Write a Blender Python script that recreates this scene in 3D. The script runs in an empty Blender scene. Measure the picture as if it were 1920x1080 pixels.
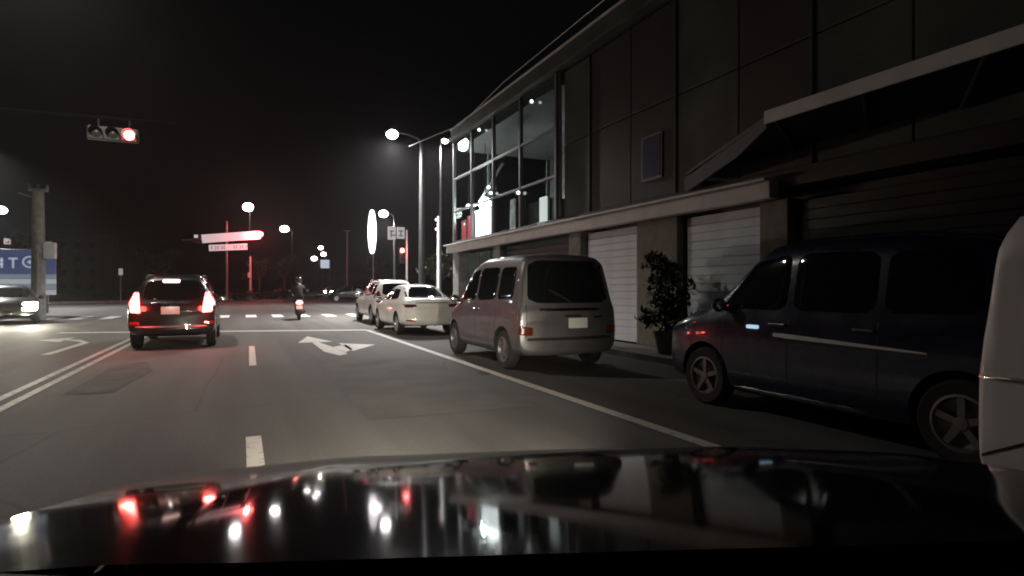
import bpy, bmesh, math, random
import numpy as np
from mathutils import Vector, Matrix
from mathutils.bvhtree import BVHTree

R = math.radians
random.seed(7)
scene = bpy.context.scene
C = scene.collection

# ------------------------------------------------------------ camera, sky, exposure
YAW = math.atan(507 / 1100)
cam_d = bpy.data.cameras.new('camera')
cam_d.sensor_width = 36
cam_d.lens = 36 * 1100 / 1920
cam_d.clip_start = 0.05
cam_d.clip_end = 3000
cam = bpy.data.objects.new('camera', cam_d)
cam.location = (0, 0, 1.38)
cam.rotation_euler = (R(90), 0, -YAW)
C.objects.link(cam)
scene.camera = cam

world = bpy.data.worlds.new('World')
scene.world = world
world.use_nodes = True
wn = world.node_tree
for n in list(wn.nodes):
    wn.nodes.remove(n)
w_out = wn.nodes.new('ShaderNodeOutputWorld')
w_bg = wn.nodes.new('ShaderNodeBackground')
w_sky = wn.nodes.new('ShaderNodeTexSky')
w_hsv = wn.nodes.new('ShaderNodeHueSaturation')
w_sky.sky_type = 'NISHITA'
w_sky.sun_disc = False
w_sky.sun_elevation = R(-3.6)
w_sky.sun_rotation = R(200)
w_hsv.inputs['Saturation'].default_value = 0.12
wn.links.new(w_sky.outputs[0], w_hsv.inputs['Color'])
wn.links.new(w_hsv.outputs[0], w_bg.inputs['Color'])
wn.links.new(w_bg.outputs[0], w_out.inputs[0])
w_bg.inputs['Strength'].default_value = 0.05

sun_d = bpy.data.lights.new('moonlight', 'SUN')
sun_d.energy = 0.012
sun_d.angle = R(2)
sun_d.color = (0.8, 0.88, 1.0)
sun = bpy.data.objects.new('moonlight', sun_d)
sun.rotation_euler = (R(35), R(-20), 0)
C.objects.link(sun)

vs = scene.view_settings
vs.view_transform = 'Standard'
vs.look = 'None'
vs.exposure = 0.0
vs.gamma = 1.0
vs.use_curve_mapping = False
scene.cycles.use_denoising = True
scene.cycles.filter_width = 1.9
scene.cycles.max_bounces = 6
scene.cycles.volume_bounces = 0
scene.cycles.sample_clamp_indirect = 4.0


# ------------------------------------------------------------ materials
MATS = {}


def pbr(name, col, rough=0.6, metal=0.0, coat=0.0, var=0.0, scale=6.0, bump=0.0, bscale=60.0, spec=0.5, dirt=0.0):
    """Principled material with noise-driven colour variation, relief and dirt."""
    if name in MATS:
        return MATS[name]
    m = bpy.data.materials.new(name)
    m.use_nodes = True
    nt = m.node_tree
    b = nt.nodes['Principled BSDF']
    b.inputs['Base Color'].default_value = (*col, 1)
    b.inputs['Roughness'].default_value = rough
    b.inputs['Metallic'].default_value = metal
    b.inputs['Coat Weight'].default_value = coat
    b.inputs['Coat Roughness'].default_value = 0.04
    b.inputs['Specular IOR Level'].default_value = spec
    tc = nt.nodes.new('ShaderNodeTexCoord')
    if var > 0:
        n = nt.nodes.new('ShaderNodeTexNoise')
        n.inputs['Scale'].default_value = scale
        n.inputs['Detail'].default_value = 6
        nt.links.new(tc.outputs['Object'], n.inputs['Vector'])
        r = nt.nodes.new('ShaderNodeValToRGB')
        r.color_ramp.elements[0].position = 0.3
        r.color_ramp.elements[1].position = 0.7
        r.color_ramp.elements[0].color = tuple(c * (1 - var) for c in col) + (1,)
        r.color_ramp.elements[1].color = tuple(min(1, c * (1 + var)) for c in col) + (1,)
        nt.links.new(n.outputs['Fac'], r.inputs['Fac'])
        nt.links.new(r.outputs[0], b.inputs['Base Color'])
    if dirt > 0:
        n3 = nt.nodes.new('ShaderNodeTexNoise')
        n3.inputs['Scale'].default_value = 3.5
        n3.inputs['Detail'].default_value = 8
        nt.links.new(tc.outputs['Object'], n3.inputs['Vector'])
        mr = nt.nodes.new('ShaderNodeMapRange')
        mr.inputs['From Min'].default_value = 0.3
        mr.inputs['From Max'].default_value = 0.75
        mr.inputs['To Min'].default_value = rough
        mr.inputs['To Max'].default_value = min(1, rough + dirt)
        nt.links.new(n3.outputs['Fac'], mr.inputs['Value'])
        nt.links.new(mr.outputs[0], b.inputs['Roughness'])
    if bump > 0:
        n2 = nt.nodes.new('ShaderNodeTexNoise')
        n2.inputs['Scale'].default_value = bscale
        n2.inputs['Detail'].default_value = 4
        nt.links.new(tc.outputs['Object'], n2.inputs['Vector'])
        bp = nt.nodes.new('ShaderNodeBump')
        bp.inputs['Strength'].default_value = bump
        bp.inputs['Distance'].default_value = 0.02
        nt.links.new(n2.outputs['Fac'], bp.inputs['Height'])
        nt.links.new(bp.outputs[0], b.inputs['Normal'])
    MATS[name] = m
    return m


def emit(name, col, strength):
    if name in MATS:
        return MATS[name]
    m = bpy.data.materials.new(name)
    m.use_nodes = True
    b = m.node_tree.nodes['Principled BSDF']
    b.inputs['Base Color'].default_value = (*[c * 0.5 for c in col], 1)
    b.inputs['Emission Color'].default_value = (*col, 1)
    b.inputs['Emission Strength'].default_value = strength
    b.inputs['Roughness'].default_value = 0.3
    MATS[name] = m
    return m


def clear_glass(name, tint=(0.76, 0.82, 0.81), refl=0.08):
    if name in MATS:
        return MATS[name]
    m = bpy.data.materials.new(name)
    m.use_nodes = True
    nt = m.node_tree
    for n in list(nt.nodes):
        nt.nodes.remove(n)
    o = nt.nodes.new('ShaderNodeOutputMaterial')
    t = nt.nodes.new('ShaderNodeBsdfTransparent')
    t.inputs[0].default_value = (*tint, 1)
    g = nt.nodes.new('ShaderNodeBsdfGlossy')
    g.inputs['Roughness'].default_value = 0.03
    lw = nt.nodes.new('ShaderNodeLayerWeight')
    lw.inputs['Blend'].default_value = 0.5
    pw = nt.nodes.new('ShaderNodeMath')
    pw.operation = 'POWER'
    pw.inputs[1].default_value = 4.0
    nt.links.new(lw.outputs['Facing'], pw.inputs[0])
    f = nt.nodes.new('ShaderNodeMath')
    f.operation = 'MULTIPLY_ADD'
    f.inputs[1].default_value = 0.5
    f.inputs[2].default_value = refl * 0.4
    nt.links.new(pw.outputs[0], f.inputs[0])
    mx = nt.nodes.new('ShaderNodeMixShader')
    nt.links.new(f.outputs[0], mx.inputs[0])
    nt.links.new(t.outputs[0], mx.inputs[1])
    nt.links.new(g.outputs[0], mx.inputs[2])
    nt.links.new(mx.outputs[0], o.inputs[0])
    MATS[name] = m
    return m


def asphalt_material():
    m = bpy.data.materials.new('asphalt')
    m.use_nodes = True
    nt = m.node_tree
    b = nt.nodes['Principled BSDF']
    tc = nt.nodes.new('ShaderNodeTexCoord')
    big = nt.nodes.new('ShaderNodeTexNoise')
    big.inputs['Scale'].default_value = 0.35
    big.inputs['Detail'].default_value = 5
    mp = nt.nodes.new('ShaderNodeMapping')
    mp.inputs['Scale'].default_value = (1.0, 0.3, 1.0)
    nt.links.new(tc.outputs['Object'], mp.inputs[0])
    nt.links.new(mp.outputs[0], big.inputs['Vector'])
    r1 = nt.nodes.new('ShaderNodeValToRGB')
    r1.color_ramp.elements[0].position = 0.32
    r1.color_ramp.elements[0].color = (0.070, 0.067, 0.062, 1)
    r1.color_ramp.elements[1].position = 0.68
    r1.color_ramp.elements[1].color = (0.122, 0.116, 0.106, 1)
    nt.links.new(big.outputs['Fac'], r1.inputs[0])
    fine = nt.nodes.new('ShaderNodeTexNoise')
    fine.inputs['Scale'].default_value = 45
    fine.inputs['Detail'].default_value = 4
    nt.links.new(tc.outputs['Object'], fine.inputs['Vector'])
    mix = nt.nodes.new('ShaderNodeMixRGB')
    mix.blend_type = 'OVERLAY'
    mix.inputs[0].default_value = 0.45
    nt.links.new(r1.outputs[0], mix.inputs[1])
    nt.links.new(fine.outputs['Fac'], mix.inputs[2])
    # tar-sealed cracks
    vor = nt.nodes.new('ShaderNodeTexVoronoi')
    vor.feature = 'DISTANCE_TO_EDGE'
    vor.inputs['Scale'].default_value = 0.22
    warp = nt.nodes.new('ShaderNodeMixRGB')
    warp.blend_type = 'ADD'
    warp.inputs[0].default_value = 1.2
    nt.links.new(tc.outputs['Object'], warp.inputs[1])
    nt.links.new(big.outputs['Color'], warp.inputs[2])
    nt.links.new(warp.outputs[0], vor.inputs['Vector'])
    cr = nt.nodes.new('ShaderNodeMapRange')
    cr.inputs['From Min'].default_value = 0.0
    cr.inputs['From Max'].default_value = 0.006
    cr.inputs['To Min'].default_value = 0.72
    cr.inputs['To Max'].default_value = 1.0
    nt.links.new(vor.outputs['Distance'], cr.inputs['Value'])
    mp2 = nt.nodes.new('ShaderNodeMapping')
    mp2.inputs['Scale'].default_value = (1.5, 0.06, 1.0)
    nt.links.new(tc.outputs['Object'], mp2.inputs[0])
    st = nt.nodes.new('ShaderNodeTexNoise')
    st.inputs['Scale'].default_value = 1.0
    st.inputs['Detail'].default_value = 6
    nt.links.new(mp2.outputs[0], st.inputs['Vector'])
    sr = nt.nodes.new('ShaderNodeMapRange')
    sr.inputs['From Min'].default_value = 0.3
    sr.inputs['From Max'].default_value = 0.7
    sr.inputs['To Min'].default_value = 0.78
    sr.inputs['To Max'].default_value = 1.22
    nt.links.new(st.outputs['Fac'], sr.inputs['Value'])
    trk = nt.nodes.new('ShaderNodeMixRGB')
    trk.blend_type = 'MULTIPLY'
    trk.inputs[0].default_value = 1.0
    nt.links.new(mix.outputs[0], trk.inputs[1])
    nt.links.new(sr.outputs[0], trk.inputs[2])
    mul = nt.nodes.new('ShaderNodeMixRGB')
    mul.blend_type = 'MULTIPLY'
    mul.inputs[0].default_value = 1.0
    nt.links.new(trk.outputs[0], mul.inputs[1])
    nt.links.new(cr.outputs[0], mul.inputs[2])
    nt.links.new(mul.outputs[0], b.inputs['Base Color'])
    mr = nt.nodes.new('ShaderNodeMapRange')
    mr.inputs['To Min'].default_value = 0.62
    mr.inputs['To Max'].default_value = 0.9
    nt.links.new(big.outputs['Fac'], mr.inputs['Value'])
    nt.links.new(mr.outputs[0], b.inputs['Roughness'])
    b.inputs['Specular IOR Level'].default_value = 0.3
    bp = nt.nodes.new('ShaderNodeBump')
    bp.inputs['Strength'].default_value = 0.5
    bp.inputs['Distance'].default_value = 0.01
    nt.links.new(fine.outputs['Fac'], bp.inputs['Height'])
    nt.links.new(bp.outputs[0], b.inputs['Normal'])
    return m


def road_paint_material(name, col, wear=0.45):
    m = bpy.data.materials.new(name)
    m.use_nodes = True
    nt = m.node_tree
    b = nt.nodes['Principled BSDF']
    tc = nt.nodes.new('ShaderNodeTexCoord')
    n = nt.nodes.new('ShaderNodeTexNoise')
    n.inputs['Scale'].default_value = 9
    n.inputs['Detail'].default_value = 8
    n.inputs['Roughness'].default_value = 0.7
    nt.links.new(tc.outputs['Object'], n.inputs['Vector'])
    r = nt.nodes.new('ShaderNodeValToRGB')
    r.color_ramp.elements[0].position = wear - 0.1
    r.color_ramp.elements[0].color = (0.16, 0.15, 0.135, 1)
    r.color_ramp.elements[1].position = wear + 0.06
    r.color_ramp.elements[1].color = (*col, 1)
    nt.links.new(n.outputs['Fac'], r.inputs[0])
    nt.links.new(r.outputs[0], b.inputs['Base Color'])
    b.inputs['Roughness'].default_value = 0.55
    MATS[name] = m
    return m


M_ASPHALT = asphalt_material()
M_LINE = road_paint_material('road_paint_white', (0.62, 0.60, 0.55), 0.40)
M_LINE_NEW = road_paint_material('road_paint_fresh', (0.80, 0.78, 0.74), 0.33)
M_LINE_OLD = road_paint_material('road_paint_worn', (0.46, 0.44, 0.40), 0.47)
M_EARTH = pbr('earth', (0.05, 0.045, 0.035), 0.95, var=0.4, scale=1.5, bump=0.6, bscale=8)
M_PAVE = pbr('pavement_concrete', (0.20, 0.195, 0.185), 0.85, var=0.25, scale=3, bump=0.3, bscale=40)
M_CONC = pbr('concrete', (0.24, 0.235, 0.225), 0.85, var=0.3, scale=4, bump=0.35, bscale=25)
M_GALV = pbr('galvanised_steel', (0.33, 0.33, 0.33), 0.5, metal=0.6, var=0.2, scale=9)
M_POLE = pbr('weathered_pole', (0.028, 0.028, 0.03), 0.7, var=0.3, scale=5)
M_BLACKSTEEL = pbr('black_steel', (0.004, 0.004, 0.004), 1.0, spec=0.05)  # even near-black, keeps the mast arm from showing against the sky
M_DARKSTEEL = pbr('dark_steel', (0.04, 0.04, 0.042), 0.5, metal=0.5, var=0.3, scale=8)
M_RUBBER = pbr('tyre_rubber', (0.016, 0.016, 0.016), 0.8, var=0.3, scale=14, bump=0.3, bscale=50)
M_RIM = pbr('alloy_rim', (0.45, 0.45, 0.46), 0.3, metal=0.9, dirt=0.3)
M_RIMDULL = pbr('steel_rim', (0.22, 0.22, 0.22), 0.4, metal=0.8, dirt=0.3)
M_TRIM = pbr('black_plastic', (0.02, 0.02, 0.02), 0.55, var=0.3, scale=20)
M_CARGLASS = pbr('tinted_car_glass', (0.008, 0.009, 0.010), 0.05, coat=0.6)
M_CHROME = pbr('chrome', (0.7, 0.7, 0.7), 0.12, metal=1.0, dirt=0.15)
M_PLATE = pbr('number_plate_white', (0.72, 0.72, 0.70), 0.45, var=0.06, scale=30)
M_PLATEINK = pbr('number_plate_ink', (0.03, 0.03, 0.03), 0.6)
M_SMOKE = pbr('smoked_lens', (0.07, 0.03, 0.03), 0.15, coat=0.8)
M_DIMRED = pbr('aged_red_lens', (0.13, 0.02, 0.015), 0.25, coat=0.6)
M_REDLENS = pbr('red_lens', (0.32, 0.015, 0.012), 0.15, coat=0.8)
M_CLEARLENS = pbr('clear_lens', (0.55, 0.56, 0.58), 0.12, coat=0.8)
M_AMBER = pbr('amber_lens', (0.5, 0.16, 0.02), 0.2, coat=0.6)
M_BRAKE = emit('brake_light_lit', (1.0, 0.07, 0.06), 25.0)
M_BRAKECORE = emit('brake_bulb_lit', (1.0, 0.60, 0.56), 4.0)
M_HEADLIT = emit('headlight_lit', (1.0, 0.93, 0.72), 300.0)
M_SIGRED = emit('signal_red_lit', (1.0, 0.10, 0.08), 30.0)
M_SIGCORE = emit('signal_red_core', (1.0, 0.5, 0.45), 5.0)
M_SIGOFF = pbr('signal_lens_unlit', (0.03, 0.035, 0.03), 0.25, coat=0.5)
M_LAMP = emit('street_lamp_lens', (1.0, 0.95, 0.92), 45.0)
M_LAMPFAR = emit('distant_lamp_lens', (1.0, 0.93, 0.9), 16.0)
M_LAMPBLUE = emit('cool_lamp_lens', (0.75, 0.9, 1.0), 50.0)


# ------------------------------------------------------------ mesh helpers
class MB:
    def __init__(self):
        self.v, self.f, self.mi = [], [], []

    def add(self, verts, faces, mi=0):
        o = len(self.v)
        self.v += [tuple(p) for p in verts]
        self.f += [tuple(i + o for i in q) for q in faces]
        self.mi += [mi] * len(faces)
        return self

    def box(self, c, s, rz=0.0, rx=0.0, mi=0, mat=None):
        m = mat if mat is not None else (Matrix.Rotation(rz, 3, 'Z') @ Matrix.Rotation(rx, 3, 'X'))
        vs_ = []
        for dx in (-.5, .5):
            for dy in (-.5, .5):
                for dz in (-.5, .5):
                    vs_.append(Vector(c) + m @ Vector((dx * s[0], dy * s[1], dz * s[2])))
        return self.add(vs_, [(0, 1, 3, 2), (4, 6, 7, 5), (0, 4, 5, 1), (2, 3, 7, 6), (0, 2, 6, 4), (1, 5, 7, 3)], mi)

    def tube(self, pts, rad, n=10, cap=True, mi=0):
        pts = [Vector(p) for p in pts]
        if not hasattr(rad, '__len__'):
            rad = [rad] * len(pts)
        o_v, faces = [], []
        up = None
        for i, p in enumerate(pts):
            d = (pts[min(i + 1, len(pts) - 1)] - pts[max(i - 1, 0)]).normalized()
            if up is None or abs(up.dot(d)) > 0.98:
                up = Vector((0, 0, 1)) if abs(d.z) < 0.9 else Vector((1, 0, 0))
            x = d.cross(up).normalized()
            y = x.cross(d).normalized()
            up = y
            for k in range(n):
                a = 2 * math.pi * k / n
                o_v.append(p + (x * math.cos(a) + y * math.sin(a)) * rad[i])
        for i in range(len(pts) - 1):
            for k in range(n):
                faces.append((i * n + k, i * n + (k + 1) % n, (i + 1) * n + (k + 1) % n, (i + 1) * n + k))
        if cap:
            faces.append(tuple(range(n))[::-1])
            faces.append(tuple((len(pts) - 1) * n + k for k in range(n)))
        return self.add(o_v, faces, mi)

    def lathe(self, prof, c=(0, 0, 0), axis='z', n=24, mi=0, close=False):
        vs_, faces = [], []
        for (r, h) in prof:
            for k in range(n):
                a = 2 * math.pi * k / n
                x, y = r * math.cos(a), r * math.sin(a)
                if axis == 'z':
                    q = (x, y, h)
                elif axis == 'x':
                    q = (h, x, y)
                else:
                    q = (x, h, y)
                vs_.append((q[0] + c[0], q[1] + c[1], q[2] + c[2]))
        m = len(prof)
        for i in range(m if close else m - 1):
            j = (i + 1) % m
            for k in range(n):
                faces.append((i * n + k, i * n + (k + 1) % n, j * n + (k + 1) % n, j * n + k))
        return self.add(vs_, faces, mi)

    def sphere(self, c, r, sc=(1, 1, 1), n=14, mi=0):
        vs_, faces = [], []
        m = n // 2
        for i in range(m + 1):
            t = math.pi * i / m
            for k in range(n):
                a = 2 * math.pi * k / n
                vs_.append((c[0] + r * sc[0] * math.sin(t) * math.cos(a), c[1] + r * sc[1] * math.sin(t) * math.sin(a), c[2] + r * sc[2] * math.cos(t)))
        for i in range(m):
            for k in range(n):
                faces.append((i * n + k, (i + 1) * n + k, (i + 1) * n + (k + 1) % n, i * n + (k + 1) % n))
        return self.add(vs_, faces, mi)

    def prism(self, poly, z0, z1, mi=0):
        n = len(poly)
        vs_ = [(x, y, z0) for x, y in poly] + [(x, y, z1) for x, y in poly]
        faces = [tuple(range(n))[::-1], tuple(range(n, 2 * n))]
        faces += [(i, (i + 1) % n, n + (i + 1) % n, n + i) for i in range(n)]
        return self.add(vs_, faces, mi)

    def sheet(self, poly, z):
        return self.add([(x, y, z) for x, y in poly], [tuple(range(len(poly)))])

    def build(self, name, mat, parent=None, smooth=False, bevel=0.0):
        me = bpy.data.meshes.new(name)
        me.from_pydata(self.v, [], self.f)
        mats = mat if isinstance(mat, (list, tuple)) else [mat]
        for m in mats:
            me.materials.append(m)
        if len(mats) > 1:
            me.polygons.foreach_set('material_index', self.mi)
        bm = bmesh.new()
        bm.from_mesh(me)
        bmesh.ops.remove_doubles(bm, verts=bm.verts, dist=1e-5)
        bmesh.ops.recalc_face_normals(bm, faces=bm.faces)
        bm.to_mesh(me)
        bm.free()
        return link(name, me, parent, smooth, bevel)


def link(name, me, parent=None, smooth=False, bevel=0.0):
    o = bpy.data.objects.new(name, me)
    C.objects.link(o)
    o.parent = parent
    if smooth:
        me.polygons.foreach_set('use_smooth', [True] * len(me.polygons))
        me.set_sharp_from_angle(angle=R(40))
    if bevel > 0:
        md = o.modifiers.new('bevel', 'BEVEL')
        md.width = bevel
        md.segments = 2
        md.limit_method = 'ANGLE'
    return o


def tag(o, label, cat=None, group=None, kind=None):
    o['label'] = label
    if cat:
        o['category'] = cat
    if group:
        o['group'] = group
    if kind:
        o['kind'] = kind
    return o


def thing(name, label, cat, loc=(0, 0, 0), rz=0.0, group=None, kind=None):
    o = bpy.data.objects.new(name, None)
    o.empty_display_size = 0.2
    o.location = loc
    o.rotation_euler = (0, 0, rz)
    C.objects.link(o)
    return tag(o, label, cat, group, kind)


def spot(name, parent, loc, target, power, size=R(150), blend=1.0, col=(1, 0.93, 0.84), radius=0.15):
    d = bpy.data.lights.new(name, 'SPOT')
    d.energy = power
    d.spot_size = size
    d.spot_blend = blend
    d.color = col
    d.shadow_soft_size = radius
    o = bpy.data.objects.new(name, d)
    o.parent = parent
    o.location = loc
    v = Vector(target) - Vector(loc)
    o.rotation_euler = v.to_track_quat('-Z', 'Y').to_euler()
    C.objects.link(o)
    return o


def point(name, parent, loc, power, col=(1, 1, 1), radius=0.1):
    d = bpy.data.lights.new(name, 'POINT')
    d.energy = power
    d.color = col
    d.shadow_soft_size = radius
    o = bpy.data.objects.new(name, d)
    o.parent = parent
    o.location = loc
    C.objects.link(o)
    return o


# ------------------------------------------------------------ the ground, the roads
tag(MB().sheet([(-400, -60), (500, -60), (500, 700), (-400, 700)], -0.03).build('ground', M_EARTH), 'dark bare earth around the roads', 'ground', kind='structure')
road = [(-11, -20), (7.1, -20), (7.1, 25.6), (7.7, 27.5), (9.6, 28.6), (90, 26), (90, 58), (17, 62.5), (16, 67), (18, 80), (24, 115), (45, 190), (38, 195), (15, 118), (9, 82), (6.5, 70), (4, 66.4), (-6, 70.5), (-16, 62), (-90, 66), (-90, 38), (-13, 33), (-11.5, 30)]
tag(MB().sheet(road, 0.0).build('road', M_ASPHALT), 'grey asphalt road and wide junction lit by street lamps', 'road', kind='structure')
pv = MB().prism([(6.95, -20), (8.06, -20), (8.06, 23.4), (30, 23.4), (30, 27.3), (9.8, 28.45), (7.6, 27.3), (6.98, 25.5)], -0.02, 0.12).build('pavement', M_PAVE, bevel=0.015)
tag(pv, 'raised concrete pavement in front of the shop building', 'pavement', kind='structure')
pl = MB().prism([(-90, 37.5), (-13.2, 32.6), (-11.7, 29.8), (-11.2, -20), (-40, -20), (-90, 0)], -0.02, 0.11).build('pavement', M_PAVE, bevel=0.015)
tag(pl, 'dim pavement at the left corner behind the concrete pole', 'pavement', kind='structure')
vg = MB().prism([(-90, 66.3), (-16, 62.3), (-6.2, 70.8), (3.9, 66.8), (6.3, 70.2), (8.8, 82), (14.8, 118), (37, 194), (-90, 260)], -0.02, 0.14).build('verge', M_EARTH)
tag(vg, 'dark earth verge with kerb across the junction', 'verge', kind='structure')
kb = MB()
kl = [(-90, 66.15), (-16, 62.15), (-6.1, 70.65), (3.95, 66.6), (6.4, 70.1), (8.9, 82)]
for a, b in zip(kl[:-1], kl[1:]):
    d = Vector((b[0] - a[0], b[1] - a[1]))
    kb.box(((a[0] + b[0]) / 2, (a[1] + b[1]) / 2, 0.08), (d.length, 0.18, 0.17), rz=math.atan2(d.y, d.x))
tag(kb.build('kerb', M_CONC), 'pale concrete kerb along the far side of the junction', 'kerb', kind='structure')


def strip(a, b, w, z=0.004):
    a, b = Vector(a), Vector(b)
    d = (b - a).normalized()
    n = Vector((-d.y, d.x)) * w / 2
    return [tuple(a + n), tuple(a - n), tuple(b - n), tuple(b + n)]


def mark(name, poly, label, mat=M_LINE, group=None, z=0.004):
    return tag(MB().sheet(poly, z).build(name, mat), label, 'road marking', group, 'structure')


mark('stop_line', strip((-5.1, 22.2), (3.72, 19.5), 0.34), 'long white stop line painted across the lanes before the crossing')
mark('edge_line', strip((3.72, -8), (3.72, 19.42), 0.15), 'solid white edge line running beside the parked cars')
dl = tag(bpy.data.objects.new('double_line', None), 'double white line left of the braking black car', 'road marking', kind='structure')
C.objects.link(dl)
MB().sheet(strip((-2.49, -8), (-2.49, 20.9), 0.11), 0.004).build('stripe', M_LINE_OLD, dl)
MB().sheet(strip((-2.73, -8), (-2.73, 21.0), 0.11), 0.004).build('stripe', M_LINE_OLD, dl)
mark('lane_dash', strip((0.10, 1.9), (0.10, 5.95), 0.13), 'nearest white lane dash running under the bonnet')
mark('lane_dash', strip((0.18, 11.4), (0.22, 15.2), 0.12), 'short white lane dash right of the braking black car')
# straight-and-right-turn arrow in the right lane
ar = MB()
AZ = 0.004
ar.sheet([(1.82, 12.35), (2.02, 12.6), (1.93, 14.2), (1.78, 15.6), (1.62, 15.6), (1.62, 13.2)], AZ)
ar.sheet([(1.28, 15.6), (2.12, 15.6), (1.70, 17.6)], AZ)
ar.sheet([(1.93, 14.2), (2.02, 12.9), (2.28, 13.55), (2.30, 14.6)], AZ)
ar.sheet([(2.20, 13.1), (2.95, 14.35), (2.20, 15.1)], AZ)
tag(ar.build('lane_arrow', M_LINE), 'white straight and right turn arrow painted before the stop line', 'road marking', kind='structure')
al = MB()
al.sheet([(-3.75, 15.0), (-3.58, 15.0), (-3.48, 17.9), (-3.65, 18.0)], AZ)
al.sheet([(-3.65, 18.0), (-3.48, 17.9), (-3.9, 19.0), (-4.25, 19.35), (-4.3, 19.0), (-3.95, 18.6)], AZ)
al.sheet([(-4.22, 18.4), (-4.22, 20.0), (-4.85, 19.2)], AZ)
tag(al.build('lane_arrow', M_LINE_OLD), 'worn white left turn arrow in the far left lane', 'road marking', kind='structure')
cw = tag(bpy.data.objects.new('crosswalk', None), 'row of short white crosswalk bars beyond the stop line', 'road marking', kind='structure')
C.objects.link(cw)
for i in range(14):
    X = -9.1 + i * 1.19
    Y = 31.2 - 0.19 * (X - 2)
    MB().sheet([(X - .24, Y - 1.35), (X + .24, Y - 1.35), (X + .24, Y + 1.35), (X - .24, Y + 1.35)], 0.004).build('stripe', M_LINE_NEW, cw)
mark('edge_line', strip((-88, 40.5), (-13, 35.6), 0.15), 'faint white edge line of the side street at left', mat=M_LINE_OLD)
mark('edge_line', strip((12, 58), (88, 55), 0.15), 'faint white edge line of the side street at right', mat=M_LINE_OLD)


M_PATCH = pbr('patched_asphalt', (0.055, 0.052, 0.048), 0.85, var=0.35, scale=2.5, bump=.5, bscale=40)
tag(MB().sheet([(-2.1, 9.3), (-1.55, 9.2), (-1.35, 11.4), (-1.62, 12.9), (-2.05, 12.2)], 0.004).build('road_patch', M_PATCH), 'darker asphalt patch in the lane behind the braking car', 'road patch', kind='structure')
tag(MB().sheet([(1.2, 6.2), (3.1, 6.1), (3.2, 11.2), (2.2, 11.4), (1.3, 11.0)], 0.004).build('road_patch', pbr('older_patch', (0.088, 0.082, 0.072), 0.8, var=0.3, scale=1.2, bump=.5, bscale=40)), 'large faint asphalt patch beside the edge line', 'road patch', kind='structure')

# ------------------------------------------------------------ cars
SEC = 8   # key section segments per half


def car_grid(keys, W, bow_r, bow_f, sub_s=5, sub_c=3, smooth=2):
    """keys: (y, zb, w, zs, ws, zr, wr, crown), rear to front -> dense grid of points"""
    def half(k):
        y, zb, w, zs, ws, zr, wr, cr = k
        m = zb + 0.45 * (zs - zb)
        return [(0, zr + cr), (.55 * wr, zr + .8 * cr), (wr, zr), (ws, zs), (.985 * w, zs - .10 * (zs - zb) - .02), (w, m), (.985 * w, zb + .12 * (zs - zb) + .03), (.86 * w, zb), (0, zb)]
    K = []
    for k in keys:
        h = half(k)
        full = [(-x, z) for x, z in h[::-1]] + h[1:]
        K.append([(x, k[0], z) for x, z in full])
    K = np.array(K, float)
    rows = []
    for i in range(len(K) - 1):
        n = sub_s
        for j in range(n):
            t = j / n
            rows.append(K[i] * (1 - t) + K[i + 1] * t)
    rows.append(K[-1])
    A = np.array(rows)
    cols = []
    for j in range(A.shape[1] - 1):
        for q in range(sub_c):
            t = q / sub_c
            cols.append(A[:, j] * (1 - t) + A[:, j + 1] * t)
    cols.append(A[:, -1])
    G = np.stack(cols, 1)
    for _ in range(smooth):
        H = G.copy()
        H[1:-1] = .5 * G[1:-1] + .25 * (G[:-2] + G[2:])
        G = H
        H = G.copy()
        H[:, 1:-1] = .5 * G[:, 1:-1] + .25 * (G[:, :-2] + G[:, 2:])
        G = H
    y0, y1 = K[0, 0, 1], K[-1, 0, 1]
    L = y1 - y0
    fx = np.abs(G[..., 0]) / (W / 2)
    tr = np.clip(1 - (G[..., 1] - y0) / (0.22 * L), 0, 1)
    tf = np.clip(1 - (y1 - G[..., 1]) / (0.25 * L), 0, 1)
    G[..., 1] += bow_r * tr * fx ** 2.6 - bow_f * tf * fx ** 2.4
    return G


def grid_mesh(G):
    n, m, _ = G.shape
    mb = MB()
    vs_ = [tuple(p) for p in G.reshape(-1, 3)]
    fs = [(i * m + j, i * m + j + 1, (i + 1) * m + j + 1, (i + 1) * m + j) for i in range(n - 1) for j in range(m - 1)]
    for row, flip in ((0, 1), (n - 1, 0)):
        c = len(vs_)
        vs_.append(tuple(G[row].mean(0)))
        for j in range(m - 1):
            a, b = row * m + j, row * m + j + 1
            fs.append((b, a, c) if flip else (a, b, c))
    mb.add(vs_, fs)
    return mb


def chaikin(poly, n=2, k=0.2):
    for _ in range(n):
        q = []
        for i in range(len(poly)):
            a, b = poly[i], poly[(i + 1) % len(poly)]
            q.append((a[0] * (1 - k) + b[0] * k, a[1] * (1 - k) + b[1] * k))
            q.append((a[0] * k + b[0] * (1 - k), a[1] * k + b[1] * (1 - k)))
        poly = q
    return poly


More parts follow.
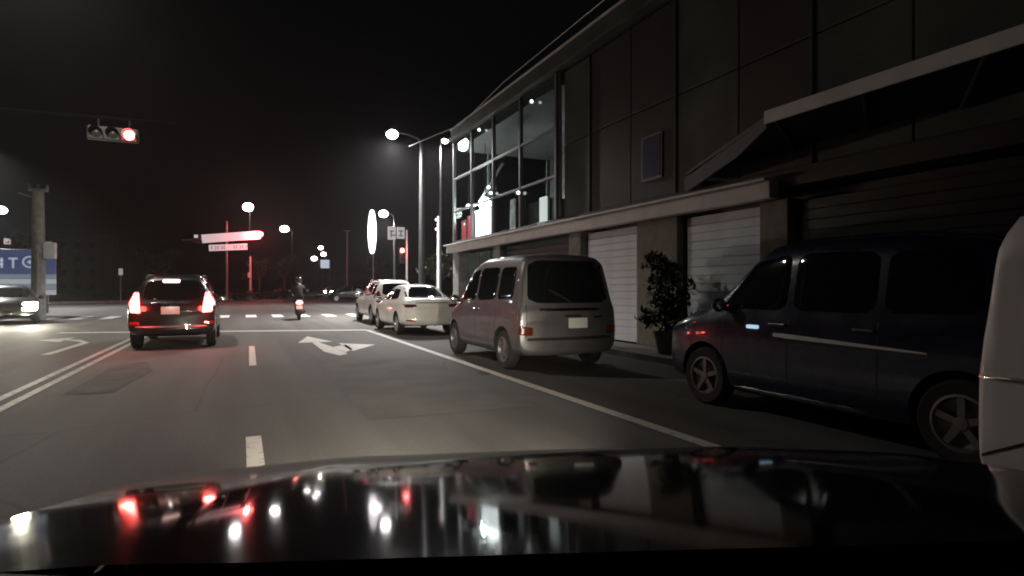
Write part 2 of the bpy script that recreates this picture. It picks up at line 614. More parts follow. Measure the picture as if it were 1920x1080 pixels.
def panel(bvh, outline, axis, sgn, off=0.008, rnd=2, thick=0.03, step=0.09, kk=0.11):
    """A plate following the body: outline in (x,z) for axis 'y', in (y,z) for axis 'x', seen from side sgn."""
    poly = chaikin(outline, rnd, kk) if rnd else outline
    pts = []
    for i in range(len(poly)):
        a, b = poly[i], poly[(i + 1) % len(poly)]
        n = max(1, int(math.dist(a, b) / step))
        pts += [(a[0] + (b[0] - a[0]) * j / n, a[1] + (b[1] - a[1]) * j / n) for j in range(n)]
    cx = sum(p[0] for p in pts) / len(pts)
    cy = sum(p[1] for p in pts) / len(pts)
    last = [None]

    def hit(u, v):
        if axis == 'y':
            o, d = Vector((u, sgn * 6, v)), Vector((0, -sgn, 0))
        else:
            o, d = Vector((sgn * 6, u, v)), Vector((-sgn, 0, 0))
        r = bvh.ray_cast(o, d)
        if r[0] is None:
            q = last[0] if last[0] is not None else (sgn * 0.8)
            p = Vector((u, q, v)) if axis == 'y' else Vector((q, u, v))
        else:
            p = r[0]
            last[0] = p.y if axis == 'y' else p.x
        return p
    hit(cx, cy)
    dirv = Vector((0, sgn, 0)) if axis == 'y' else Vector((sgn, 0, 0))
    rings = [0.25, 0.5, 0.75, 0.94, 1.0]
    n = len(pts)
    V = [hit(cx, cy) + dirv * off]
    for r in rings:
        for p in pts:
            o = off if r < 0.99 else off - 0.003
            V.append(hit(cx + (p[0] - cx) * r, cy + (p[1] - cy) * r) + dirv * o)
    for p in pts:
        V.append(hit(*p) - dirv * (thick - off))
    F = [(0, 1 + k, 1 + (k + 1) % n) for k in range(n)]
    for r in range(len(rings)):
        a, b = 1 + r * n, 1 + (r + 1) * n
        F += [(a + k, b + k, b + (k + 1) % n, a + (k + 1) % n) for k in range(n)]
    return MB().add(V, F)


def cut_arches(mb, wheels, r, body_mat, W):
    me_o = mb.build('temporary_body', [body_mat, M_TRIM], smooth=True)
    cutters = []
    for (x, y) in wheels:
        c = MB()
        c.lathe([(0.001, -.2), (r, -.2), (r, .2), (0.001, .2)], (x, y, r - .02), 'x', 28)
        c.box((x, y, 0.05), (0.4, 2 * r * 0.97, 0.4))
        co = MB()
        co.lathe([(0.001, -.24), (r, -.24), (r, .24), (0.001, .24)], (x, y, r - .03), 'x', 28, mi=0)
        o = co.build('temporary_cutter', M_TRIM)
        md = me_o.modifiers.new('cut', 'BOOLEAN')
        md.operation = 'DIFFERENCE'
        md.solver = 'EXACT'
        md.object = o
        cutters.append(o)
    bpy.context.view_layer.update()
    dg = bpy.context.evaluated_depsgraph_get()
    me = bpy.data.meshes.new_from_object(me_o.evaluated_get(dg))
    me.name = 'body'
    for o in cutters + [me_o]:
        bpy.data.objects.remove(o)
    me.set_sharp_from_angle(angle=R(50))
    return me


WHEEL_CACHE = {}


def wheel(root, x, y, r, wd, rimmat):
    key = (round(r, 3), round(wd, 3), rimmat.name, x > 0)
    s = 1 if x > 0 else -1
    if key not in WHEEL_CACHE:
        t = MB()
        t.lathe([(r * .62, -wd / 2 + .01), (r * .9, -wd / 2), (r * .97, -wd / 2 + .02), (r, -wd / 4), (r, wd / 4), (r * .97, wd / 2 - .02), (r * .9, wd / 2), (r * .62, wd / 2 - .01)], axis='x', n=32, close=True)
        to = t.build('wheel', M_RUBBER, smooth=True)
        g = MB()
        h = s * (wd / 2 - .005)
        g.lathe([(r * .66, h), (r * .60, h + s * .004), (r * .56, h - s * .05), (r * .2, h - s * .07), (0.001, h - s * .07)], axis='x', n=32)
        for k in range(5):
            a = 2 * math.pi * k / 5 + .3
            g.box((h - s * .022, math.cos(a) * r * .33, math.sin(a) * r * .33), (.03, r * .50, r * .16), mat=Matrix.Rotation(a, 3, 'X'))
        g.lathe([(r * .15, h - s * .06), (r * .15, h), (0.001, h + s * .004)], axis='x', n=16)
        go = g.build('rim', rimmat, smooth=True)
        WHEEL_CACHE[key] = (to.data, go.data)
        bpy.data.objects.remove(to)
        bpy.data.objects.remove(go)
    a, b = WHEEL_CACHE[key]
    o = link('wheel', a, root)
    o.location = (x, y, r)
    link('rim', b, o)


def car(name, label, loc, rz, spec, paint, group=None):
    """Generic car; +y is the front. spec: keys, W, wheels (y, r), windows, lights..."""
    root = thing(name, label, spec.get('cat', 'car'), loc, rz, group)
    W = spec['W']
    G = car_grid(spec['keys'], W, spec.get('bow_r', .12), spec.get('bow_f', .3), smooth=spec.get('smooth', 2))
    mb = grid_mesh(G)
    bvh = BVHTree.FromPolygons([Vector(p) for p in mb.v], [tuple(f) for f in mb.f])
    r, (yr, yf) = spec['wr'], spec['axles']
    xw = W / 2 - .12
    me = cut_arches(mb, [(s * (W / 2 - .04), y) for s in (-1, 1) for y in (yr, yf)], r + .05, paint, W)
    body = link('body', me, root)
    for s in (-1, 1):
        for y in (yr, yf):
            wheel(root, s * xw, y, r, .2, spec.get('rim', M_RIM))

    def P(nm, outline, axis, sgn, mat, parent=root, **k):
        return panel(bvh, outline, axis, sgn, **k).build(nm, mat, parent, smooth=True)

    def mirror(o):
        return [(-x, z) for x, z in o]
    glass = spec.get('glass', M_CARGLASS)
    if 'rear_window' in spec:
        P('rear_window', spec['rear_window'], 'y', -1, glass)
    if 'windshield' in spec:
        P('windshield', spec['windshield'], 'y', 1, glass)
    for s in (-1, 1):
        for o in spec.get('side_windows', []):
            P('side_window', o, 'x', s, glass)
        for (y, z) in spec.get('handles', []):
            hx = bvh.ray_cast(Vector((s * 5, y, z)), Vector((-s, 0, 0)))[0]
            MB().box((hx.x + s * .012, y, z), (.03, .2, .035)).build('door_handle', spec.get('handle_mat', paint), root, bevel=.008)
        for y0, z0, z1 in spec.get('seams', []):
            P('door_seam', [(y0 - .006, z0), (y0 + .006, z0), (y0 + .006, z1), (y0 - .006, z1)], 'x', s, M_TRIM, off=.002, rnd=0, thick=.01)
        if 'mirror' in spec:
            y, z = spec['mirror']
            hx = bvh.ray_cast(Vector((s * 5, y, z)), Vector((-s, 0, 0)))[0]
            mm = MB()
            mm.sphere((hx.x + s * .15, y, z + .05), .1, (1.0, .55, .8), n=12)
            mo = mm.build('side_mirror', spec.get('mirror_mat', paint), root, smooth=True)
            MB().tube([(hx.x - s * .02, y + .01, z - .01), (hx.x + s * .12, y, z + .03)], .03, 8).build('mirror_arm', M_TRIM, mo)
            MB().sphere((hx.x + s * .15, y - .043, z + .05), .08, (1, .2, .75), n=12).build('mirror_glass', M_CHROME, mo, smooth=True)
        if 'taillight' in spec:
            o = spec['taillight'] if s > 0 else mirror(spec['taillight'])
            t = P('taillight', o, 'y', -1, spec.get('tail_mat', M_REDLENS), off=.012)
            if 'tail_core' in spec:
                o = spec['tail_core'] if s > 0 else mirror(spec['tail_core'])
                P('bulb', o, 'y', -1, spec['core_mat'], parent=t, off=.018)
        if 'reflector' in spec:
            o = spec['reflector'] if s > 0 else mirror(spec['reflector'])
            P('reflector', o, 'y', -1, spec.get('reflector_mat', M_REDLENS), off=.01)
        if 'headlight' in spec:
            o = spec['headlight'] if s > 0 else mirror(spec['headlight'])
            h = P('headlight', o, 'y', 1, spec.get('head_mat', M_CLEARLENS), off=.012)
        if 'roof_rail' in spec:
            ya, yb = spec['roof_rail']
            xr = spec['rail_x']
            pts = []
            for k in range(9):
                y = ya + (yb - ya) * k / 8
                q = bvh.ray_cast(Vector((s * xr, y, 4)), Vector((0, 0, -1)))[0]
                lift = .015 if k in (0, 8) else .06
                pts.append((s * xr, y, q.z + lift))
            MB().tube(pts, .02, 8).build('roof_rail', spec.get('rail_mat', M_TRIM), root, smooth=True)
    for nm, outline, axis, sgn, mat, off in spec.get('extra', []):
        P(nm, outline, axis, sgn, mat, off=off)
    if 'plate' in spec:
        x, z = spec['plate']
        q = bvh.ray_cast(Vector((x, -5, z)), Vector((0, 1, 0)))[0]
        MB().box((x, q.y - .02, z), (.36, .015, .17)).build('number_plate', M_PLATE, root, bevel=.004)
    return root, bvh


WHITE = pbr('white_car_paint', (0.72, 0.72, 0.70), 0.35, coat=0.7, var=0.04, scale=3, dirt=0.2)
SILVER = pbr('silver_car_paint', (0.16, 0.152, 0.158), 0.35, metal=0.55, coat=0.6, var=0.08, scale=3, dirt=0.2)
BLACK = pbr('black_car_paint', (0.012, 0.012, 0.013), 0.25, coat=0.9, dirt=0.2)
NAVY = pbr('navy_car_paint', (0.004, 0.010, 0.034), 0.22, coat=0.9, dirt=0.15)
GREYCAR = pbr('grey_car_paint', (0.10, 0.10, 0.11), 0.3, metal=0.4, coat=0.7, dirt=0.2)

SUV = dict(cat='car', W=1.76, wr=.35, axles=(-1.35, 1.32), bow_r=.16, bow_f=.35,
           keys=[(-2.20, .46, .76, .80, .72, .84, .58, .0), (-2.17, .36, .85, .96, .79, 1.00, .66, .02),
                 (-2.10, .31, .87, 1.04, .82, 1.09, .69, .02), (-1.80, .28, .88, 1.06, .83, 1.60, .60, .04),
                 (-1.2, .26, .88, 1.04, .84, 1.67, .60, .04), (-.2, .25, .88, 1.0, .84, 1.69, .60, .04),
                 (.35, .25, .88, .99, .84, 1.62, .59, .04), (1.15, .25, .87, .99, .82, 1.05, .70, .04),
                 (1.8, .27, .86, .94, .78, .97, .60, .04), (2.12, .30, .80, .80, .70, .84, .50, .02), (2.2, .40, .70, .70, .62, .72, .45, .01)],
           rear_window=[(-.58, 1.12), (.58, 1.12), (.50, 1.56), (-.50, 1.56)],
           windshield=[(-.62, 1.10), (.62, 1.10), (.54, 1.56), (-.54, 1.56)],
           side_windows=[[(-1.75, 1.14), (-1.2, 1.1), (-1.2, 1.52), (-1.6, 1.5)], [(-1.12, 1.1), (-.25, 1.06), (-.25, 1.58), (-1.12, 1.55)], [(-.17, 1.06), (.85, 1.06), (.38, 1.52), (-.17, 1.58)]],
           handles=[(-.95, .93), (.02, .92)], seams=[(-.21, .4, 1.0)], mirror=(.72, 1.03),
           taillight=[(.60, .82), (.80, .84), (.86, 1.02), (.74, 1.30), (.66, 1.28), (.62, 1.02)],
           reflector=[(.56, .52), (.80, .52), (.80, .58), (.56, .58)],
           headlight=[(.40, .72), (.72, .74), (.74, .86), (.45, .82)],
           roof_rail=(-1.6, .2), rail_x=.57, plate=(-.02, .88))

SEDAN = dict(cat='car', W=1.76, wr=.32, axles=(-1.32, 1.35), bow_r=.2, bow_f=.35,
             keys=[(-2.25, .44, .74, .80, .70, .84, .55, .0), (-2.21, .34, .84, .93, .78, .97, .62, .01),
                   (-2.12, .29, .86, .98, .80, 1.04, .66, .02), (-1.62, .25, .88, 1.0, .82, 1.08, .66, .03),
                   (-.95, .22, .88, .98, .83, 1.42, .56, .04), (-.3, .21, .88, .96, .83, 1.47, .56, .04),
                   (.35, .21, .88, .94, .83, 1.42, .56, .04), (1.15, .22, .87, .93, .81, .98, .66, .04),
                   (1.8, .24, .86, .86, .76, .89, .58, .04), (2.15, .28, .80, .74, .70, .77, .5, .02), (2.25, .36, .7, .62, .62, .64, .45, .01)],
             rear_window=[(-.66, 1.09), (.66, 1.09), (.53, 1.42), (-.53, 1.42)],
             windshield=[(-.60, 1.02), (.60, 1.02), (.50, 1.38), (-.50, 1.38)],
             side_windows=[[(-1.2, 1.06), (-.25, 1.02), (-.25, 1.37), (-.88, 1.33)], [(-.17, 1.02), (.85, 1.0), (.38, 1.32), (-.17, 1.37)]],
             handles=[(-.95, .88), (.02, .87)], seams=[(-.21, .36, .96)], mirror=(.72, .98),
             taillight=[(.44, .80), (.80, .80), (.84, .95), (.44, .93)],
             reflector=[(.5, .42), (.76, .42), (.76, .47), (.5, .47)],
             headlight=[(.40, .62), (.74, .64), (.76, .78), (.45, .73)], plate=(0, .70))

MPV = dict(cat='van', W=1.88, wr=.33, axles=(-1.25, 1.28), bow_r=.12, bow_f=.35, smooth=1,
           keys=[(-2.05, .46, .84, .80, .80, .84, .70, .0), (-2.04, .34, .92, .96, .88, 1.00, .80, .01),
                 (-2.00, .28, .94, 1.06, .91, 1.10, .84, .01), (-1.84, .25, .94, 1.10, .91, 1.84, .77, .05),
                 (-1.7, .24, .94, 1.10, .915, 1.90, .76, .06), (-1.1, .23, .94, 1.08, .92, 1.93, .76, .06), (0, .22, .94, 1.06, .92, 1.92, .76, .06),
                 (.55, .22, .94, 1.04, .91, 1.82, .74, .05), (1.30, .22, .93, 1.02, .89, 1.12, .78, .04),
                 (1.75, .25, .91, .94, .84, .98, .68, .04), (2.0, .30, .86, .80, .76, .82, .58, .02), (2.05, .38, .76, .70, .68, .72, .5, .01)],
           rear_window=[(-.78, 1.13), (.78, 1.13), (.71, 1.84), (-.71, 1.84)],
           windshield=[(-.70, 1.18), (.70, 1.18), (.62, 1.74), (-.62, 1.74)],
           side_windows=[[(-1.62, 1.20), (-.98, 1.18), (-.98, 1.74), (-1.58, 1.74)], [(-.90, 1.18), (-.02, 1.15), (-.02, 1.76), (-.90, 1.75)], [(.06, 1.15), (1.02, 1.14), (.55, 1.68), (.06, 1.75)]],
           handles=[(-.1, 1.0), (.16, 1.0)], seams=[(.02, .4, 1.05), (-.94, .4, 1.05)], mirror=(.95, 1.12),
           taillight=[(.66, .60), (.92, .62), (.92, .78), (.66, .76)],
           headlight=[(.42, .62), (.78, .66), (.8, .84), (.48, .76)], plate=(0.1, .80))

TALL = dict(cat='car', W=1.66, wr=.34, axles=(-1.58, 1.16), bow_r=.1, bow_f=.28, smooth=1,
            keys=[(-2.06, .42, .70, .80, .68, .84, .56, .0), (-2.04, .30, .80, 1.02, .76, 1.06, .68, .01),
                  (-1.98, .25, .82, 1.10, .79, 1.16, .70, .02), (-1.82, .22, .83, 1.12, .80, 1.76, .66, .04),
                  (-1.0, .2, .83, 1.10, .80, 1.86, .66, .05), (0, .2, .83, 1.08, .80, 1.86, .66, .05),
                  (.45, .2, .83, 1.07, .80, 1.78, .65, .05), (1.05, .2, .83, 1.06, .79, 1.20, .70, .04),
                  (1.6, .22, .81, 1.02, .75, 1.08, .62, .05), (1.98, .28, .77, .90, .70, .94, .54, .03), (2.06, .36, .68, .78, .62, .8, .46, .01)],
            rear_window=[(-.60, 1.2), (.60, 1.2), (.56, 1.74), (-.56, 1.74)],
            windshield=[(-.62, 1.24), (.62, 1.24), (.56, 1.72), (-.56, 1.72)],
            side_windows=[[(-1.74, 1.18), (-.98, 1.16), (-.98, 1.70), (-1.66, 1.68)], [(-.9, 1.16), (-.06, 1.15), (-.06, 1.73), (-.9, 1.71)], [(.02, 1.15), (.92, 1.15), (.50, 1.66), (.02, 1.73)]],
            handles=[(-.82, 1.0), (.10, 1.0)], seams=[(-.94, .36, 1.10), (-.02, .3, 1.08), (.86, .40, 1.04)], mirror=(.80, 1.14),
            taillight=[(.62, .9), (.78, .9), (.78, 1.25), (.66, 1.25)], headlight=[(.36, .78), (.66, .80), (.72, .98), (.42, .94)], plate=(0, .76),
            handle_mat=NAVY)

FLATVAN = dict(cat='van', W=1.64, wr=.30, axles=(-1.25, .95), bow_r=.08, bow_f=.10, smooth=1,
               keys=[(-2.0, .42, .72, .85, .7, .9, .6, .0), (-1.97, .3, .81, 1.0, .78, 1.05, .68, .01), (-1.9, .26, .82, 1.08, .79, 1.15, .7, .02),
                     (-1.78, .25, .82, 1.08, .8, 1.82, .66, .05), (-1.0, .24, .82, 1.08, .8, 1.88, .70, .05), (.4, .24, .82, 1.06, .8, 1.88, .70, .05),
                     (1.80, .25, .82, 1.05, .80, 1.80, .74, .04), (1.90, .27, .82, 1.04, .80, 1.66, .76, .03), (1.97, .28, .815, 1.0, .79, 1.12, .76, .01),
                     (1.99, .30, .80, .94, .76, 1.0, .70, .01), (2.0, .38, .72, .84, .70, .90, .62, .0)],
               windshield=[(-.68, 1.18), (.68, 1.18), (.66, 1.62), (-.66, 1.62)],
               side_windows=[[(-1.7, 1.16), (-.55, 1.15), (-.55, 1.7), (-1.66, 1.7)], [(-.45, 1.15), (.42, 1.14), (.42, 1.72), (-.45, 1.7)], [(.52, 1.18), (1.30, 1.18), (1.16, 1.68), (.52, 1.7)]],
               handles=[(-.3, 1.0), (.62, 1.0)], seams=[(.47, .36, 1.06)], mirror=(1.1, 1.14), mirror_mat=M_TRIM,
               headlight=[(.40, .66), (.7, .66), (.72, .86), (.44, .86)], rim=M_RIMDULL)


def spec(base, **kw):
    d = dict(base)
    d.update(kw)
    return d


# the braking black car ahead, its lamps lit
suv, _ = car('braking_car', 'black hatchback braking at the stop line with bright red tail lights', (-1.42, 17.25, 0), 0,
             spec(SUV, tail_mat=M_BRAKE, core_mat=M_BRAKECORE, tail_core=[(.63, .86), (.79, .87), (.83, 1.03), (.73, 1.26), (.675, 1.24), (.64, 1.02)],
                  reflector=[(.62, .56), (.84, .56), (.84, .63), (.62, .63)],
                  extra=[('brake_light', [(-.20, 1.50), (.14, 1.50), (.14, 1.58), (-.20, 1.58)], 'y', -1, M_BRAKECORE, .02),
                         ('chrome_strip', [(-.42, 1.03), (.42, 1.03), (.42, 1.06), (-.42, 1.06)], 'y', -1, M_CHROME, .012),
                         ('bumper_strip', [(-.70, .50), (.70, .50), (.70, .54), (-.70, .54)], 'y', -1, M_GALV, .012)]), BLACK)
for s in (-1, 1):
    point('tail_glow', suv, (s * .74, -2.38, 1.0), 26, (1, .08, .06), .12)
point('plate_light', suv, (0, -2.32, .99), .35, (1, .9, .85), .03)

# the parked cars
car('parked_car', 'white sedan parked at the edge line behind the silver van', (5.03, 18.6, 0), R(0),
    spec(SEDAN, handle_mat=WHITE, tail_mat=M_SMOKE, taillight=[(.48, .82), (.80, .82), (.84, .92), (.48, .91)], extra=[('boot_trim', [(-.5, .945), (.5, .945), (.5, .965), (-.5, .965)], 'y', -1, M_TRIM, .01)]), WHITE, 'cars parked along the right edge line')
car('parked_car', 'white estate car with roof rails, foremost of the parked row', (5.36, 24.2, 0), R(1),
    spec(SUV, rail_mat=M_CHROME, tail_mat=M_SMOKE), WHITE, 'cars parked along the right edge line')
car('parked_van', 'silver van with big dark rear window parked beside the edge line', (4.98, 10.45, 0), R(0),
    spec(MPV, extra=[('rear_bumper_strip', [(-.8, .52), (.8, .52), (.8, .57), (-.8, .57)], 'y', -1, M_TRIM, .012),
                     ('lower_tail_strip', [(-.6, 1.0), (.6, 1.0), (.6, 1.05), (-.6, 1.05)], 'y', -1, M_CHROME, .012),
                     ('tailgate_seam', [(-.82, .575), (-.81, .575), (-.80, 1.10), (-.81, 1.10)], 'y', -1, M_TRIM, .004),
                     ('tailgate_seam', [(.81, .575), (.82, .575), (.81, 1.10), (.80, 1.10)], 'y', -1, M_TRIM, .004),
                     ('tailgate_handle', [(-.16, .90), (.16, .90), (.16, .94), (-.16, .94)], 'y', -1, M_TRIM, .02),
                     ('rear_wiper', [(-.02, 1.14), (.02, 1.15), (-.38, 1.36), (-.42, 1.35)], 'y', -1, M_TRIM, .03),
                     ('badge', [(.42, .88), (.62, .88), (.62, .91), (.42, .91)], 'y', -1, M_CHROME, .01),
                     ('fuel_flap_seam', [(-1.50, .86), (-1.32, .86), (-1.32, .87), (-1.50, .87)], 'x', -1, M_TRIM, .003)], tail_mat=M_DIMRED, taillight=[(.70, .60), (.93, .62), (.93, .76), (.70, .74)], rim=M_RIMDULL), SILVER, 'cars parked along the right edge line')
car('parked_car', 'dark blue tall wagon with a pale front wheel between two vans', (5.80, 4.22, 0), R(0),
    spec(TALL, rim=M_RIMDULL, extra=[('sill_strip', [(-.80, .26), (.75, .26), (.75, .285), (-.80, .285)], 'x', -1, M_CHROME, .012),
                      ('side_highlight', [(-1.35, .845), (.15, .875), (.15, .925), (-1.35, .86)], 'x', -1, M_PLATE, .012),  # white strip painted in for the bright reflection along the doors
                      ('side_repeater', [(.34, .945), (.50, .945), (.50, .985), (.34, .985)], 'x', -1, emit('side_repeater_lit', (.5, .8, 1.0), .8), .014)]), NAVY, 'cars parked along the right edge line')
car('parked_van', 'white flat-nosed van cut off by the right edge of view', (4.66, .05, 0), R(0),
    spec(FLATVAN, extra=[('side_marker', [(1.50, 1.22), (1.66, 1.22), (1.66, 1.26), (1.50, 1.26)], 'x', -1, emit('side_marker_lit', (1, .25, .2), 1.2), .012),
                         ('bumper_gap', [(1.40, .69), (1.40, .67), (1.95, .375), (1.95, .395)], 'x', -1, M_TRIM, .004),
                         ('grille_bar', [(-.6, 1.02), (.6, 1.02), (.6, 1.05), (-.6, 1.05)], 'y', 1, M_CHROME, .015),
                         ('grille_bar', [(-.7, .92), (.7, .92), (.7, .945), (-.7, .945)], 'y', 1, M_CHROME, .015),
                         ('side_trim', [(.5, .88), (1.9, .86), (1.9, .885), (.5, .905)], 'x', -1, M_CHROME, .01)]), WHITE, 'cars parked along the right edge line')
# traffic beyond
car('crossing_car', 'dark car side-on across the junction in the distance', (9.9, 60.5, 0), R(84), spec(SUV), BLACK)
onc, _ = car('oncoming_car', 'oncoming car with glaring headlights at the left edge', (-8.35, 29.6, 0), R(195),
             spec(SEDAN, head_mat=M_HEADLIT, headlight=[(.34, .54), (.78, .54), (.82, .84), (.36, .82)]), BLACK)
for s in (-1, 1):
    spot('headlight_beam', onc, (s * .62, 2.45, .68), (s * .62, 14, -.2), 420, R(70), 1.0, (1, .93, .75), .08)
far_hl, _ = car('distant_car', 'distant car approaching with tiny headlights', (15.6, 120, 0), R(170), spec(SEDAN, head_mat=M_HEADLIT, headlight=[(.36, .56), (.76, .56), (.80, .84), (.40, .80)]), GREYCAR)


# ------------------------------------------------------------ the camera car's bonnet and dashboard
def camera_car():
    root = thing('camera_car', 'glossy black bonnet and dashboard of the car carrying the camera', 'car', (0, 0, 0), -YAW)
    # local frame: +y along the bonnet, x across, z up
    nx, ny = 40, 30
    V, F = [], []

    HW, XC = 1.15, .10

    def front(x):
        return 2.13 - .09 * (abs(x - XC) / HW) ** 2.4

    def z_at(x, t):
        zc = .992 - .145 * t - .055 * t ** 3
        u = (x - XC) / HW
        return zc - .014 * abs(u) ** 2.6 + .005 * math.exp(-((abs(u) - .60) / .12) ** 2) + .032 * u
    for j in range(ny + 1):
        t = j / ny
        for i in range(nx + 1):
            u = i / nx * 2 - 1
            x = XC + HW * u
            y = .86 + (front(x) - .86) * t
            V.append((x, y, z_at(x, t)))
    for j in range(ny):
        for i in range(nx):
            a = j * (nx + 1) + i
            F.append((a, a + 1, a + nx + 2, a + nx + 1))
    # rolled front lip
    base = len(V)
    for k in range(1, 4):
        for i in range(nx + 1):
            u = i / nx * 2 - 1
            x = XC + HW * u
            V.append((x * (1 - .01 * k), front(x) + [.012, .016, .0][k - 1], z_at(x, 1) - [.012, .035, .10][k - 1]))
    for k in range(3):
        for i in range(nx):
            a = ny * (nx + 1) + i if k == 0 else base + (k - 1) * (nx + 1) + i
            b = base + k * (nx + 1) + i
            F.append((a, a + 1, b + 1, b))
    MB().add(V, F).build('bonnet', BONNET, root, smooth=True)
    # fenders and front end below
    for s in (-1, 1):
        f = MB()
        rows = []
        for j in range(13):
            t = j / 12
            xe = XC + (HW + .003) * s
            y = .86 + (front(xe) - .86) * t
            z = z_at(XC + HW * s, t)
            rows.append([(xe, y, z - .004), (xe + s * .015, y, z - .02), (xe + s * .03, y, z - .10), (xe + s * .03, y, .35)])
        for j in range(12):
            for k in range(3):
                f.add([rows[j][k], rows[j + 1][k], rows[j + 1][k + 1], rows[j][k + 1]], [(0, 1, 2, 3)])
        f.build('fender', BONNET, root, smooth=True)
    n = MB()
    pts = []
    for i in range(21):
        x = XC + HW * (i / 10 - 1)
        pts.append((x, front(x) - .005, z_at(x, 1) - .10))
    for a, b in zip(pts[:-1], pts[1:]):
        n.add([a, b, (b[0], b[1] + .06, .3), (a[0], a[1] + .06, .3)], [(0, 1, 2, 3)])
    n.build('front_bumper', BONNET, root, smooth=True)
    c = MB()
    c.box((.1, .75, .905), (2.9, .24, .115))
    c.build('cowl', M_TRIM, root, bevel=.01)
    MB().box((.1, 1.32, .55), (2.26, 1.2, .40)).build('engine_bay', M_TRIM, root)
    # dashboard top with its rolled rear edge
    d = MB()
    prof = [(.86, .90), (.80, .935), (.70, .938), (.60, .93), (.52, .90), (.50, .80)]
    m = 24
    for i in range(m):
        x0, x1 = -1.2 + 2.2 * i / m, -1.2 + 2.2 * (i + 1) / m
        for (ya, za), (yb, zb) in zip(prof[:-1], prof[1:]):
            def dz(x):
                return .035 * math.exp(-((x + .55) / .25) ** 2)
            d.add([(x0, ya, za + dz(x0)), (x1, ya, za + dz(x1)), (x1, yb, zb + dz(x1)), (x0, yb, zb + dz(x0))], [(0, 1, 2, 3)])
    d.build('dashboard', pbr('dashboard_vinyl', (0.02, 0.02, 0.02), 0.6, bump=.4, bscale=300), root, smooth=True)
    rf = MB()
    for i in range(12):
        for j in range(6):
            q = []
            for (a, b) in ((i, j), (i + 1, j), (i + 1, j + 1), (i, j + 1)):
                x = -.85 + 1.5 * a / 12
                y = .28 - 1.9 * b / 6
                q.append((x, y, 1.58 + .06 * math.sin(math.pi * b / 6) - .10 * ((x + .1) / .75) ** 4))
            rf.add(q, [(0, 1, 2, 3)])
    ro = rf.build('roof', BONNET, root, smooth=True)
    ro.modifiers.new('thickness', 'SOLIDIFY').thickness = .05
    for s in (-1, 1):
        spot('headlight_beam', root, (s * .6, 2.35, .62), (s * .75 - 3.4, 14, .02), 1450, R(54), 1.0, (1, .90, .72), .08)
    return root


BONNET = pbr('black_bonnet_paint', (0.006, 0.006, 0.007), 0.045, spec=0.25, dirt=0.06)
camera_car()


# ------------------------------------------------------------ shop building at right
M_WALL = pbr('grey_cladding', (0.052, 0.062, 0.056), 0.6, var=0.4, scale=0.9, bump=.15, bscale=6)
M_WALLDK = pbr('dark_cladding', (0.026, 0.025, 0.026), 0.55, var=0.25, scale=1.5)
M_FASCIA = pbr('fascia_band', (0.62, 0.61, 0.61), 0.5, var=0.12, scale=2)
M_SHUT = pbr('roller_shutter', (0.74, 0.79, 0.86), 0.5, metal=0.0, var=0.1, scale=2)
M_PILLAR = pbr('pillar_tile', (0.15, 0.135, 0.10), 0.6, var=0.2, scale=5, bump=.2, bscale=30)
M_MULL = pbr('window_frame_steel', (0.20, 0.205, 0.21), 0.45, metal=0.5)
M_GLASS = clear_glass('facade_glass')
M_INT = pbr('interior_wall', (0.15, 0.15, 0.15), 0.8, var=0.2, scale=2)
M_POSTER = emit('lit_poster', (0.85, 1.0, 0.95), 0.55)
M_WHITEBAN = emit('lit_white_banner', (1.0, 0.93, 0.96), 5)
M_REDBAN = emit('lit_red_banner', (0.85, 0.12, 0.16), 1.0)

B = thing('shop_building', 'two-storey shop building with glass corner upstairs and pale shutters below', 'building', (8, 0, 0))
bx = lambda nm, y0, y1, z0, z1, x0, x1, mat, bev=.01, parent=B: MB().box(((x0 + x1) / 2, (y0 + y1) / 2, (z0 + z1) / 2), (x1 - x0, y1 - y0, z1 - z0)).build(nm, mat, parent, bevel=bev)
# core
bx('ground_wall', -12, 23.1, 0.0, 3.0, .60, 12, M_WALLDK)
bx('upper_wall', -12, 14.4, 3.32, 7.45, .35, 12, M_WALLDK)
bx('interior_back_wall', 14.4, 23.1, 3.32, 7.45, 4.5, 12, M_INT)
bx('interior_ceiling', 14.41, 23.2, 7.1, 7.44, .12, 4.49, M_INT)
bx('floor_slab', -12, 23.35, 3.02, 3.31, .02, 12, M_WALLDK)
bx('roof_slab', -12, 23.4, 7.46, 7.62, -.12, 12, M_WALL)
pa = bx('parapet', -12, 23.38, 7.63, 7.95, -.05, .15, M_WALL)
bx('parapet_cap', -12.02, 23.42, 7.952, 8.0, -.09, .19, M_FASCIA, parent=pa)
bx('fascia', 6.9, 23.45, 2.84, 3.12, -.22, .0, M_FASCIA, .02)
bx('fascia_ledge', 6.9, 23.5, 3.125, 3.17, -.34, .0, M_FASCIA, .01)
# cladding panels upstairs, each its own piece with an open joint
ys = [14.3, 12.9, 11.2, 9.6, 7.95, 6.4, 4.9, 3.4, 1.9, .4, -1.2]
for i in range(len(ys) - 1):
    m = M_WALLDK if i in (1, 2, 4, 7) else M_WALL
    bx('cladding_panel', ys[i + 1] + .012, ys[i] - .012, 3.35, 5.365, .20, .345, m, .015)
    bx('cladding_panel', ys[i + 1] + .012, ys[i] - .012, 5.385, 7.40, .20, .345, m, .015)
